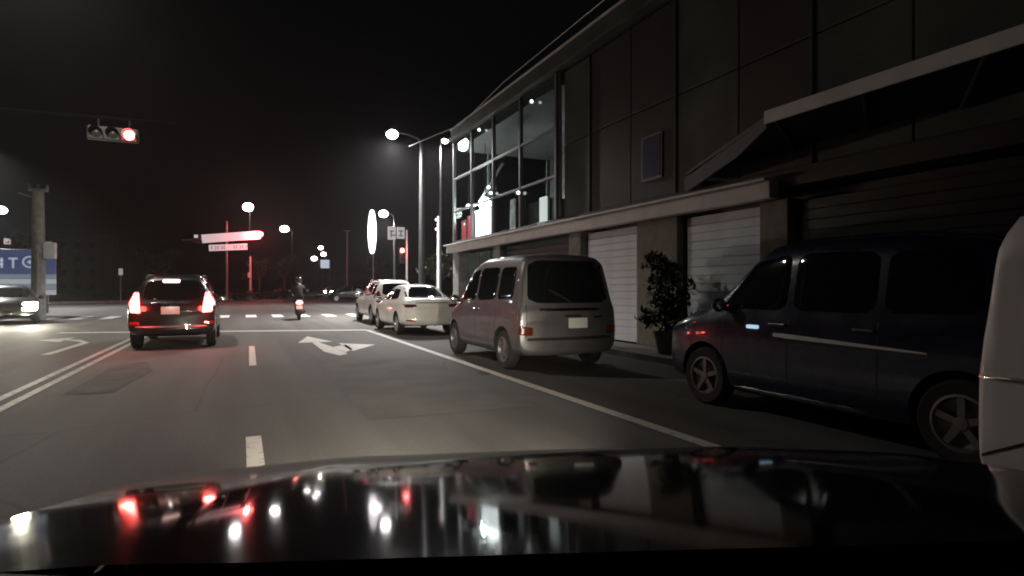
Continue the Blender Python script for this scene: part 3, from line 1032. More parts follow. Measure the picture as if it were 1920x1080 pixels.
# glass corner: mullions, transoms, panes
for y in (23.28, 21.2, 19.06, 16.85, 14.5):
    bx('mullion', y - .05, y + .05, 3.32, 7.44, .02, .14, M_MULL, .01)
for z in (4.55, 5.9):
    for y0, y1 in ((21.25, 23.23), (19.11, 21.15), (16.90, 19.01), (14.55, 16.80)):
        bx('transom', y0, y1, z - .035, z + .035, .03, .13, M_MULL, .008)
for y0, y1 in ((21.26, 23.22), (19.12, 21.14), (16.91, 19.0), (14.56, 16.79)):
    for z0, z1 in ((3.33, 4.51), (4.59, 5.86), (5.94, 7.43)):
        bx('window_pane', y0, y1, z0, z1, .07, .085, M_GLASS, 0)
for x in (1.6, 3.1, 4.45):
    bx('mullion', 23.18, 23.28, 3.32, 7.44, x - .05, x + .05, M_MULL, .01)
for x0, x1 in ((.15, 1.54), (1.66, 3.04), (3.16, 4.39)):
    bx('window_pane', 23.22, 23.235, 3.33, 7.43, x0, x1, M_GLASS, 0)
MB().tube([(.5, 19.2, 5.85), (.5, 21.4, 4.85)], .05, 10).build('brace', M_MULL, B)
bx('cabinet', 17.0, 18.6, 3.33, 4.35, 1.2, 1.9, M_INT)
bx('cabinet', 19.0, 19.5, 3.33, 4.6, .9, 1.3, M_CONC)
# ground floor: pillars, shutters with slats, door
for y0, y1 in ((22.6, 23.3), (18.4, 19.0), (13.15, 13.75), (9.4, 10.75), (6.75, 7.32), (2.2, 2.9), (-2, -1.3)):
    bx('pillar', y0, y1, .12, 2.84, .02, .58, M_PILLAR if y0 < 12 else M_CONC, .02)


def shutter(y0, y1, z0, z1, n, mat=M_SHUT):
    sh = bx('shutter', y0, y1, z0, z1, .24, .26, mat, 0)
    h = (z1 - z0) / n
    prof = MB()
    prof.box((0, 0, 0), (.03, y1 - y0 - .06, h * .95))
    first = None
    for k in range(n):
        if first is None:
            o = prof.build('shutter_slat', mat, sh, bevel=.008)
            first = o
        else:
            o = link('shutter_slat', first.data, sh, bevel=.008)
        o.location = (.225, (y0 + y1) / 2, z0 + h * (k + .5))


shutter(10.8, 13.1, .13, 2.8, 16)
shutter(7.36, 9.36, .13, 2.8, 16)
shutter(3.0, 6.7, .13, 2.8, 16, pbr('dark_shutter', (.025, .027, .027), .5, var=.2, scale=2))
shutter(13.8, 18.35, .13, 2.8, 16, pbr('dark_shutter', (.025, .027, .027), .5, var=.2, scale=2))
bx('shop_window', 19.06, 22.5, .5, 2.78, .42, .45, pbr('green_shop_glass', (.10, .16, .14), .15, coat=.5), .01)
bx('shop_sill', 19.06, 22.5, .13, .48, .30, .45, M_CONC, .01)
for y in (20.2, 21.35):
    bx('window_post', y - .04, y + .04, .5, 2.78, .38, .415, M_MULL, .005)
# meter boxes above the dark shutters
bx('meter_box', 14.0, 15.0, 2.3, 2.7, .30, .43, M_SHUT, .02)
wf = bx('window', 10.05, 10.75, 3.75, 4.75, .16, .195, M_MULL, .01)
bx('pane', 10.1, 10.7, 3.8, 4.7, .145, .158, pbr('bluish_pane', (.10, .12, .18), .2, coat=.5), 0, parent=wf)
for yy in (9.62, 6.42, 12.92):
    MB().tube([(.17, yy, 3.36), (.17, yy, 7.4)], .025, 8).build('conduit', M_WALL, B)
# rain pipe
MB().tube([(.15, 14.44, 3.4), (.15, 14.44, 7.6)], .05, 10).build('rain_pipe', M_MULL, B)

# lit things fixed on or in the glass corner
lp = thing('ceiling_lamp', 'glaring white lamp behind the upstairs corner glass', 'lamp', (8.75, 21.55, 4.72))
MB().sphere((0, 0, 0), .25, n=20).build('globe', emit('shop_lamp_globe', (1, .98, .95), 35), lp, smooth=True)
MB().tube([(0, 0, .18), (0, 0, 2.38)], .015, 8).build('cord', M_DARKSTEEL, lp)
point('lamp_light', lp, (-.35, 0, -.3), 330, (1, .98, .95), .1)
lp2 = thing('ceiling_lamp', 'small white lamp at the corner end of the upstairs glass', 'lamp', (8.5, 22.75, 4.75))
MB().sphere((0, 0, 0), .09, n=14).build('globe', emit('small_lamp_globe', (1, .98, .95), 14), lp2, smooth=True)
MB().tube([(0, 0, .08), (0, 0, 2.35)], .012, 8).build('cord', M_DARKSTEEL, lp2)


def banner(nm, y0, y1, z0, z1, x, mat, label, group=None):
    t = thing(nm, label, 'banner', (8 + x, (y0 + y1) / 2, 3.31), group=group)
    w, h = y1 - y0, z1 - z0
    b = MB()
    n = 8
    for k in range(n):
        a, c = k / n, (k + 1) / n
        wav = lambda q: .03 * math.sin(q * 9)
        b.add([(wav(a), w * (a - .5), z0 - 3.31), (wav(c), w * (c - .5), z0 - 3.31), (wav(c), w * (c - .5), z1 - 3.31), (wav(a), w * (a - .5), z1 - 3.31)], [(0, 1, 2, 3)])
    o = b.build('cloth', mat, t, smooth=True)
    s = o.modifiers.new('thickness', 'SOLIDIFY')
    s.thickness = .01
    MB().tube([(0, -w / 2 - .03, z1 - 3.30), (0, w / 2 + .03, z1 - 3.30)], .015, 8).build('rod', M_GALV, t)
    for s_ in (-1, 1):
        MB().tube([(0, s_ * (w / 2 + .02), 0.005), (0, s_ * (w / 2 + .02), z1 - 3.31)], .012, 6).build('post', M_GALV, t)


banner('banner', 19.95, 21.55, 3.34, 4.4, .35, M_WHITEBAN, 'bright white lit banner upstairs below the glaring lamp')
banner('banner', 21.75, 22.3, 3.34, 4.25, .30, M_REDBAN, 'red lit banner next to the white one upstairs')
banner('banner', 22.5, 23.0, 3.34, 4.15, .30, M_REDBAN, 'narrow red lit banner at the very corner upstairs')
ps = thing('poster_stand', 'pale lit poster stand on the ledge where glass meets dark wall', 'sign', (7.86, 14.9, 3.171))
MB().box((0, 0, .46), (.06, .42, .72)).build('poster', M_POSTER, ps, bevel=.02)
MB().box((0, 0, .05), (.16, .5, .1)).build('base', M_FASCIA, ps, bevel=.01)
wl = emit('small_spot_lens', (.95, 1, .97), 4)
for i, (y, z) in enumerate(((19.35, 4.95), (19.15, 4.72), (16.9, 4.4))):
    t = thing('spot_lamp', ['upper small spotlight on the middle glass mullion', 'lower small spotlight on the middle glass mullion', 'lone small spotlight right of the mullion pair'][i], 'lamp', (7.96, y, z), group='small spotlights on the upstairs glass')
    MB().lathe([(.001, .0), (.06, .0), (.075, -.1), (.001, -.101)], axis='y', n=14).build('housing', M_GALV, t, smooth=True)
    MB().sphere((0, -.11, 0), .055, (1, .4, 1), n=10).build('lens', wl, t, smooth=True)
    MB().box((.03, .02, 0), (.06, .04, .04)).build('bracket', M_GALV, t)
for i, (y, z) in enumerate(((20.2, 7.2), (15.9, 7.0))):
    t = thing('spot_lamp', ['small spotlight under the eaves near the corner', 'small spotlight under the eaves above the poster stand'][i], 'lamp', (7.93, y, z), group='small spotlights on the upstairs glass')
    MB().lathe([(.001, .0), (.05, .0), (.06, -.1), (.001, -.101)], axis='y', n=14).build('housing', M_GALV, t, smooth=True)
    MB().sphere((0, -.11, 0), .05, (1, .4, 1), n=10).build('lens', wl, t, smooth=True)
    MB().box((.06, .02, 0), (.12, .04, .04)).build('bracket', M_GALV, t)

# canopy over the near shopfront
cn = thing('canopy', 'dark sloping shop canopy with pale front edge above the parked blue car', 'canopy', (8, 0, 3.6))
M_CANOPY = pbr('canopy_sheet', (0.012, 0.013, 0.013), 0.7, var=.3, scale=2)
MB().add([(-1.72, 0.2, .06), (-1.72, 5.6, .06), (.19, 9.35, .12), (.19, .2, .12), (-1.72, .2, .0), (-1.72, 5.6, .0), (.19, 9.35, .06), (.19, .2, .06)],
         [(0, 1, 2, 3), (7, 6, 5, 4), (0, 4, 5, 1), (1, 5, 6, 2), (2, 6, 7, 3), (3, 7, 4, 0)]).build('roof_sheet', M_CANOPY, cn)
MB().box((-1.745, 2.9, .02), (.04, 5.44, .17)).build('front_edge', M_FASCIA, cn, bevel=.01)
for k in range(5):
    y = .7 + k * 1.2
    MB().tube([(-1.7, y, -.02), (.17, y + 1.2, .03)], .03, 8).build('rafter', M_DARKSTEEL, cn)
MB().add([(-1.70, 5.6, -.005), (.16, 9.3, -.005), (.16, 9.3, -.3), (-1.2, 6.6, -.25), (-1.70, 5.6, -.12)], [(0, 1, 2, 3, 4)]).build('end_flap', M_CANOPY, cn).modifiers.new('thickness', 'SOLIDIFY').thickness = .03

# ------------------------------------------------------------ signals, lamps, poles
def signal_head(root, c, n, lit, step=.40, horizontal=True, r=.15, face=-1):
    """row of round lamps with visors facing -y"""
    h = MB()
    L = n * step + .06
    s = (L, .18, .42) if horizontal else (.42, .18, L)
    h.box(c, s)
    ho = h.build('signal_housing', M_HOUSING, root, bevel=.04)
    for k in range(n):
        o = (k - (n - 1) / 2) * step
        p = (c[0] + o, c[1], c[2]) if horizontal else (c[0], c[1], c[2] - o)
        y = c[1] - .09
        on = k == lit
        lens = MB()
        lens.lathe([(r, y - .004), (r * .8, y - .03), (r * .4, y - .045), (.001, y - .05)], (p[0], 0, p[2]), 'y', 20)
        lo = lens.build('signal_lens', M_SIGRED if on else M_SIGOFF, ho, smooth=True)
        if on:
            lens2 = MB()
            lens2.lathe([(r * .72, y - .042), (r * .4, y - .056), (.001, y - .06)], (p[0], 0, p[2]), 'y', 20)
            lens2.build('lit_centre', M_SIGCORE, ho, smooth=True)
        v = MB()
        seg = 14
        for q in range(seg):
            a0, a1 = math.pi * (-.15 + 1.3 * q / seg), math.pi * (-.15 + 1.3 * (q + 1) / seg)
            rr = r + .02
            v.add([(p[0] + rr * math.cos(a0), y, p[2] + rr * math.sin(a0)), (p[0] + rr * math.cos(a1), y, p[2] + rr * math.sin(a1)),
                   (p[0] + rr * math.cos(a1), y - .2, p[2] + rr * math.sin(a1)), (p[0] + rr * math.cos(a0), y - .2, p[2] + rr * math.sin(a0))], [(0, 1, 2, 3)])
        v.build('visor', M_HOUSING, ho, smooth=True)


M_HOUSING = pbr('signal_housing_paint', (0.022, 0.02, 0.018), 0.55, var=.2, scale=6)

ns = thing('traffic_signal', 'near red traffic light hanging high over the left lanes', 'traffic light', (-9.6, 21.4, 0))
MB().tube([(0, 0, 0), (0, 0, 6.9)], [.13, .09], 12).build('pole', M_DARKSTEEL, ns, smooth=True)
MB().tube([(0, 0, 6.35), (3.5, 0, 6.5), (7.7, 0, 6.62)], [.07, .06, .04], 10).build('mast_arm', M_BLACKSTEEL, ns, smooth=True)
MB().box((0, 0, .03), (.5, .5, .06)).build('base_plate', M_GALV, ns)
signal_head(ns, (6.06, -.12, 6.05), 3, 2, .42)
for dx in (-.4, .4):
    MB().tube([(6.06 + dx, 0, 6.25), (6.06 + dx, 0, 6.6)], .025, 8).build('hanger', M_DARKSTEEL, ns)
point('signal_glow', ns, (6.48, -.45, 6.05), 14, (1, .08, .06), .1)

# far junction mast with lit name boards
fm = thing('sign_mast', 'far mast with long white lit boards and a red signal at its right end', 'traffic light', (-1.37, 66, 0.14))
M_BOARD = emit('lit_name_board', (1.0, 0.88, 0.92), 0.45)
M_BOARDINK = pbr('board_ink', (0.12, 0.05, 0.06), .6)
MB().tube([(0, 0, 0), (0, 0, 8.0)], [.14, .09], 12).build('pole', M_CONC, fm, smooth=True)
MB().tube([(-4.0, 0, 5.95), (0, 0, 6.35), (3.4, 0, 6.75)], .07, 10).build('mast_arm', M_GALV, fm, smooth=True)
MB().box((.45, -.16, 6.42), (5.4, .1, .85), mat=Matrix.Rotation(-R(6.5), 3, 'Y')).build('name_board', M_BOARD, fm, bevel=.03)
b2 = MB().box((.15, -.16, 5.35), (3.5, .08, .62), mat=Matrix.Rotation(-R(4), 3, 'Y')).build('lower_board', M_BOARD, fm, bevel=.02)
ink = MB()
for k in range(12):
    if k in (5, 6):
        continue
    xx = -1.45 + k * .28 + .15
    zz = 5.35 + (xx - .15) * math.sin(R(4))
    ink.box((xx, -.207, zz + .12), (.17, .01, .05))
    ink.box((xx, -.207, zz - .12), (.17, .01, .05))
    ink.box((xx - .06 + .12 * (k % 2), -.207, zz), (.05, .01, .3))
ink.build('board_lettering', M_BOARDINK, b2)
bt = MB().box((-2.72, -.15, 6.15), (.62, .2, .95)).build('square_box', M_SIGOFF, fm, bevel=.03)
MB().box((-2.72, -.26, 6.35), (.34, .02, .3)).build('box_face', M_BOARD, bt)
MB().box((0, 0, .06), (1.1, 1.1, .12)).build('base_plate', M_CONC, fm)
signal_head(fm, (3.15, -.25, 6.78), 1, 0, .5, r=.24)
point('signal_glow', fm, (2.7, -1.1, 6.5), 1300, (1, .12, .12), .2)


def street_lamp(label, base, height, arm, power=0, lens=.28, tilt=0, col=(1, .97, .95), mat=None, lmat=M_LAMP, r0=.09, target=None, group='street lamps', cone=165):
    """pole at base, arm = (dx, dy) reach of the lamp head"""
    t = thing('street_lamp', label, 'street lamp', base, group=group)
    mat = mat or M_POLE
    ax, ay = arm
    z = height - base[2]
    MB().tube([(0, 0, 0), (0, 0, z * .6), (0, 0, z - .35)], [r0, r0 * .8, r0 * .6], 10).build('pole', mat, t, smooth=True)
    MB().tube([(0, 0, z - .36), (ax * .12, ay * .12, z - .08), (ax * .5, ay * .5, z + .08), (ax, ay, z + .12)], [r0 * .6, .045, .04, .035], 8).build('arm', mat, t, smooth=True)
    a = math.atan2(ay, ax)
    h = MB()
    h.sphere((0, 0, 0), .5, (.75, .32, .2), n=16)
    ho = h.build('lamp_head', mat, t, smooth=True)
    ho.location = (ax * 1.05, ay * 1.05, z + .1)
    ho.rotation_euler = (0, 0, a)
    g = MB()
    g.sphere((0, 0, -.10), lens * .8, (1.0, .9, .75), n=16)
    g.build('lamp_lens', lmat, ho, smooth=True)
    MB().lathe([(.001, .3), (.17, .3), (.2, .0), (.001, .0)], n=12).build('base_collar', M_CONC, t, smooth=True)
    if power:
        spot('lamp_light', t, (ax * 1.05, ay * 1.05, z - .22), target or (ax * 1.05, ay * 1.05, 0), power, R(cone), .9 if cone > 150 else .5, col, .2)
    return t


street_lamp('tall street lamp left of the road, out of view', (-7.6, 16.2, 0.11), 10, (3.0, 0.3), 3000, cone=138, col=(1, .92, .82))
street_lamp('unseen street lamp added at left to brighten the junction, out of view', (-17, 45, 0), 10.5, (2.6, 0), 15000, cone=140)  # invented lamp, lifts the brightness of the junction asphalt
street_lamp('unseen street lamp added behind the camera car to fill the foreground', (-7.6, -9, 0.11), 10, (3.0, 0.4), 700, cone=110)  # added fill over the near road and bonnet
street_lamp('brightest street lamp, on the thick pole beyond the parked cars', (7.75, 27.0, 0.12), 8.5, (-1.35, 0), 12000, lens=.34, r0=.17)
street_lamp('street lamp on a thin pole close to the building corner', (10.25, 32.0, 0.0), 9.7, (.18, -.3), 5000, lens=.26, lmat=M_LAMPFAR)
street_lamp('street lamp above the square white sign beyond the junction', (10.95, 46, 0), 7.2, (-.8, 0), 19000, lens=.45)
street_lamp('high street lamp above the long lit boards', (.85, 72, 0.14), 10.3, (-.2, -1.0), 42000, lens=.75)
street_lamp('street lamp right of the red signal across the junction', (6.6, 90, 0.0), 9.8, (-1.0, -.4), 9000, lens=.75)
street_lamp('topmost of the small far lamps along the bending road', (18.6, 150, 0), 11.2, (-1.0, -.3), 2500, lens=.75, lmat=M_LAMPFAR)
street_lamp('second of the small far lamps, right of the lit box', (17.6, 140, 0), 9.1, (-.6, -.3), 0, lens=.75, lmat=M_LAMPFAR)
street_lamp('lowest of the small far lamps along the bending road', (14.4, 126, 0), 7.4, (-.9, -.3), 0, lens=.75, lmat=M_LAMPFAR)
street_lamp('cool bluish lamp at the left edge behind the billboard', (-15.5, 50, 0.11), 6.6, (.85, 0), 2600, lens=.4, lmat=M_LAMPBLUE, col=(.7, .85, 1))

# concrete pole on the left with a bracket on top
lpz = thing('utility_pole', 'stubby concrete utility pole in front of the blue billboard', 'pole', (-7.98, 31.6, 0))
MB().tube([(0, 0, 0), (0, 0, 5.6)], [.27, .21], 16).build('pole', M_CONC, lpz, smooth=True)
MB().box((0, 0, 5.62), (.7, .14, .12), rz=.2).build('crossarm', M_GALV, lpz, bevel=.01)
for dx in (-.45, .0, .45):
    MB().lathe([(.001, 0), (.05, 0), (.07, .06), (.04, .12), (.06, .16), (.001, .2)], (dx * .7, 0, 5.68), n=10).build('insulator', M_CONC, lpz, smooth=True)
MB().tube([(-.7, 0, 5.45), (-.2, 0, 5.3)], .03, 8).build('brace', M_GALV, lpz)
mbx = MB().box((.42, -.05, 3.0), (.42, .3, .7)).build('switch_box', M_FASCIA, lpz, bevel=.02)
MB().tube([(.05, -.33, .9), (.05, -.29, 2.9)], .025, 8).build('conduit', M_GALV, lpz)

# billboard at the left edge
M_BLUE = emit('billboard_blue', (.09, .12, .27), .38)
M_PALE = emit('billboard_pale', (.50, .55, .60), .5)
M_PALE2 = emit('billboard_stripe', (.30, .36, .44), .40)
M_GLYPH = emit('billboard_white', (.6, .68, .8), .45)
bb = thing('billboard', 'blue and white lit billboard with white characters at the left edge', 'billboard', (-11.3, 36.5, 0.11))
MB().box((0, 0, 2.55), (5.6, .1, 1.25)).build('blue_panel', M_BLUE, bb, bevel=.01)
for k in range(4):
    MB().box((0, 0, 1.86 - k * .27), (5.6, .1, .25)).build('lower_board', M_PALE if k % 2 else M_PALE2, bb, bevel=.005)
for x in (-2.4, 0, 2.4):
    MB().box((x, .13, 1.55), (.12, .12, 3.1)).build('post', M_GALV, bb)
gl = MB()
# a character, a T shape, a ring
gl.box((.55, -.055, 2.62), (.34, .01, .09)); gl.box((.55, -.055, 2.42), (.34, .01, .09)); gl.box((.45, -.055, 2.5), (.09, .01, .5)); gl.box((.66, -.055, 2.5), (.09, .01, .5))
gl.box((1.1, -.055, 2.72), (.36, .01, .09)); gl.box((1.1, -.055, 2.5), (.09, .01, .5))
gl.lathe([(.30, -.06), (.22, -.06), (.22, -.052), (.30, -.052)], (1.75, 0, 2.56), 'y', 24, close=True)
gl.box((1.75, -.055, 2.56), (.2, .01, .07)); gl.box((1.75, -.055, 2.56), (.07, .01, .2))
gl.build('white_characters', M_GLYPH, bb)
MB().box((-1.2, -.058, 2.1), (.6, .012, .2)).build('magenta_patch', emit('magenta_patch', (.7, .15, .6), .6), bb)

# small sign post in the left distance
sp = thing('sign_post', 'thin post with a small white sign left of the braking car', 'sign', (-10.0, 63.5, 0.14))
MB().tube([(0, 0, 0), (0, 0, 2.9)], .035, 8).build('post', M_GALV, sp)
MB().box((0, -.05, 2.72), (.34, .03, .6)).build('plate', emit('sign_white_face', (.9, .8, .8), .25), sp, bevel=.01)

# second thin pole right of the sign mast
p2 = thing('post', 'pale thin pole standing right of the sign mast', 'pole', (.85, 68.5, .14))
MB().tube([(0, 0, 0), (0, 0, 4.6)], [.15, .1], 10).build('shaft', M_FASCIA, p2, smooth=True)
MB().box((-.12, -.14, 2.6), (.3, .2, .55)).build('control_box', M_FASCIA, p2, bevel=.02)

# square sign, pedestrian pole, blade sign near the corner on the right
s1 = thing('road_sign', 'square white sign board with dark marks on a post below the street lamp', 'sign', (10.75, 45.0, 0))
MB().tube([(0, 0, 0), (0, 0, 6.3)], .06, 8).build('post', M_GALV, s1)
bo = MB().box((-.25, -.1, 5.6), (.62, .05, 1.0), rx=0).build('board', emit('sign_face_white', (.9, .87, .9), .35), s1, bevel=.01)
bo2 = MB().box((.45, -.1, 5.65), (.62, .05, .9)).build('board', MATS['sign_face_white'], s1, bevel=.01)
k1 = MB()
for (x, z, w, h) in ((-.25, 5.75, .3, .08), (-.3, 5.55, .08, .5), (-.12, 5.45, .3, .08), (.45, 5.8, .35, .07), (.45, 5.6, .08, .4), (.45, 5.42, .35, .07)):
    k1.box((x, -.13, z), (w, .01, h))
k1.build('board_marks', M_BOARDINK, s1)
s2 = thing('traffic_signal', 'red signal low beside the thick pole across the junction', 'traffic light', (10.4, 40.0, 0))
MB().tube([(0, 0, 0), (0, 0, 5.4)], [.09, .06], 10).build('pole', M_FASCIA, s2, smooth=True)
signal_head(s2, (-.36, -.05, 3.62), 3, 0, .34, False, .15)
MB().tube([(0, 0, 3.9), (-.3, 0, 3.9)], .03, 8).build('bracket', M_GALV, s2)
point('signal_glow', s2, (-.3, -.5, 3.96), 60, (1, .1, .1), .12)
bl = thing('blade_sign', 'tall narrow white lit sign on a post beyond the junction', 'sign', (10.42, 52, 0))
MB().tube([(.1, 0, 0), (.1, 0, 4.5)], .06, 8).build('post', M_DARKSTEEL, bl)
prof = []
for k in range(25):
    t = k / 24
    prof.append((t, .12 + .25 * math.sin(math.pi * t) ** .6))
V = [( -s * w, y, 4.4 + 3.85 * t) for y in (-.09, .09) for s in (-1, 1) for t, w in prof]
n = len(prof)
F = []
for yb in (0, 1):
    o = yb * 2 * n
    F += [(o + k, o + k + 1, o + n + k + 1, o + n + k) for k in range(n - 1)]
for s in (0, 1):
    F += [(s * n + k, s * n + k + 1, 2 * n + s * n + k + 1, 2 * n + s * n + k) for k in range(n - 1)]
F += [(0, n, 3 * n, 2 * n), (n - 1, 2 * n - 1, 4 * n - 1, 3 * n - 1)]
MB().add(V, F).build('lit_panel', emit('blade_sign_face', (1, .92, .95), 2.6), bl)
point('sign_glow', bl, (0, -1.2, 6), 90, (1, .9, .93), .5)

# white pole with lamp bits close to the building corner
s3 = thing('post', 'white pole with two small lamps beside the building corner', 'pole', (9.5, 30.0, 0))
MB().tube([(0, 0, 0), (0, 0, 5.2)], [.09, .06], 10).build('shaft', M_FASCIA, s3, smooth=True)
for z in (5.0, 4.5):
    MB().sphere((-.12, -.05, z), .07, n=10).build('lamp', emit('post_lamp', (1, .85, .85), 3), s3, smooth=True)
    MB().tube([(0, 0, z - .02), (-.1, -.04, z)], .015, 6).build('bracket', M_GALV, s3)
# dim far pole
s4 = thing('post', 'dim tall pole behind the crossing dark car', 'pole', (11.95, 75, 0))
MB().tube([(0, 0, 0), (0, 0, 8.5)], [.12, .08], 8).build('shaft', M_GALV, s4, smooth=True)
MB().box((0, 0, 8.5), (.9, .1, .1)).build('crossarm', M_GALV, s4)
# lit box on the bending road
s5 = thing('road_sign', 'pale lit box sign by the far bending road', 'sign', (13.6, 110, 0))
MB().tube([(.9, 0, 0), (.9, 0, 6.4)], .08, 8).build('post', M_GALV, s5)
MB().box((0, -.12, 5.7), (1.5, .2, 1.5)).build('board', emit('box_sign_face', (.75, .8, 1), .6), s5, bevel=.03)
# overhead cable
tag(MB().tube([(7.1, 26.9, 8.0), (7.9, 22, 7.86), (8.0, 18, 8.3), (8.05, 10, 8.45), (8.06, 2, 8.35)], .018, 6).build('cable', M_GALV), 'overhead cable running along the building eaves to the thick pole', 'cable')


# ------------------------------------------------------------ scooter and rider
sc_root = thing('scooter', 'dark scooter with lit red tail lamp waiting on the crosswalk', 'scooter', (2.28, 27.3, 0), R(-3))
M_SCOOT = pbr('scooter_plastic', (0.015, 0.008, 0.009), 0.3, coat=.5)


def scooter():
    for y in (-.62, .62):
        t = MB()
        t.lathe([(.14, -.05), (.22, -.055), (.25, -.025), (.255, 0), (.25, .025), (.22, .055), (.14, .05)], axis='x', n=24, close=True)
        o = t.build('wheel', M_RUBBER, sc_root, smooth=True)
        o.location = (0, y, .255)
        MB().lathe([(.15, -.03), (.13, -.035), (.04, -.05), (.04, .05), (.13, .035), (.15, .03)], axis='x', n=20).build('rim', M_RIMDULL, o, smooth=True)
    # rear body: loft of sections
    secs = [(-.78, .16, .62, .80), (-.6, .20, .45, .84), (-.3, .20, .36, .80), (-.05, .17, .30, .76), (.02, .15, .26, .40), (.3, .15, .26, .32), (.42, .17, .28, .55), (.5, .19, .40, .95), (.58, .16, .55, 1.02), (.64, .10, .62, .95)]
    mb = MB()
    n = 12
    V = []
    for (y, w, z0, z1) in secs:
        for k in range(n):
            a = 2 * math.pi * k / n
            ca, sa = math.cos(a), math.sin(a)
            V.append((w * math.copysign(abs(ca) ** .6, ca), y, (z0 + z1) / 2 + (z1 - z0) / 2 * math.copysign(abs(sa) ** .6, sa)))
    F = [(i * n + k, i * n + (k + 1) % n, (i + 1) * n + (k + 1) % n, (i + 1) * n + k) for i in range(len(secs) - 1) for k in range(n)]
    F += [tuple(range(n)), tuple((len(secs) - 1) * n + k for k in range(n))]
    mb.add(V, F).build('body', M_SCOOT, sc_root, smooth=True)
    MB().box((0, -.36, .84), (.27, .72, .10)).build('seat', pbr('seat_vinyl', (.02, .02, .02), .7), sc_root, bevel=.035)
    MB().tube([(0, -.05, .3), (0, .55, .32)], .16, 8).build('floorboard', M_TRIM, sc_root)
    MB().tube([(-.33, .36, 1.06), (-.12, .44, 1.04), (.12, .44, 1.04), (.33, .36, 1.06)], .018, 8).build('handlebar', M_DARKSTEEL, sc_root, smooth=True)
    for s in (-1, 1):
        MB().tube([(s * .33, .36, 1.06), (s * .22, .40, 1.05)], .025, 8).build('grip', M_RUBBER, sc_root)
        m = MB().sphere((s * .38, .46, 1.24), .07, (1, .3, .75), n=12).build('side_mirror', M_TRIM, sc_root, smooth=True)
        MB().tube([(s * .24, .41, 1.06), (s * .38, .46, 1.22)], .01, 6).build('mirror_stalk', M_DARKSTEEL, m)
    MB().tube([(0, .50, .95), (0, .64, .3)], .035, 8).build('fork', M_DARKSTEEL, sc_root)
    MB().tube([(.16, -.2, .28), (.19, -.7, .36)], [.04, .06], 10).build('exhaust', M_DARKSTEEL, sc_root, smooth=True)
    MB().sphere((0, -.80, .76), .13, (1.1, .35, .75), n=14).build('tail_lamp', emit('scooter_lamp_lit', (1.0, 0.30, 0.28), 4.0), sc_root, smooth=True)
    pp = MB().box((0, -.82, .55), (.25, .012, .15), rx=-.2).build('number_plate', M_PLATE, sc_root)
    MB().box((0, -.74, .46), (.2, .12, .28), rx=-.3).build('rear_mudguard', M_TRIM, sc_root, bevel=.02)
    point('tail_glow', sc_root, (0, -.97, .72), 4, (1, .15, .12), .05)


scooter()


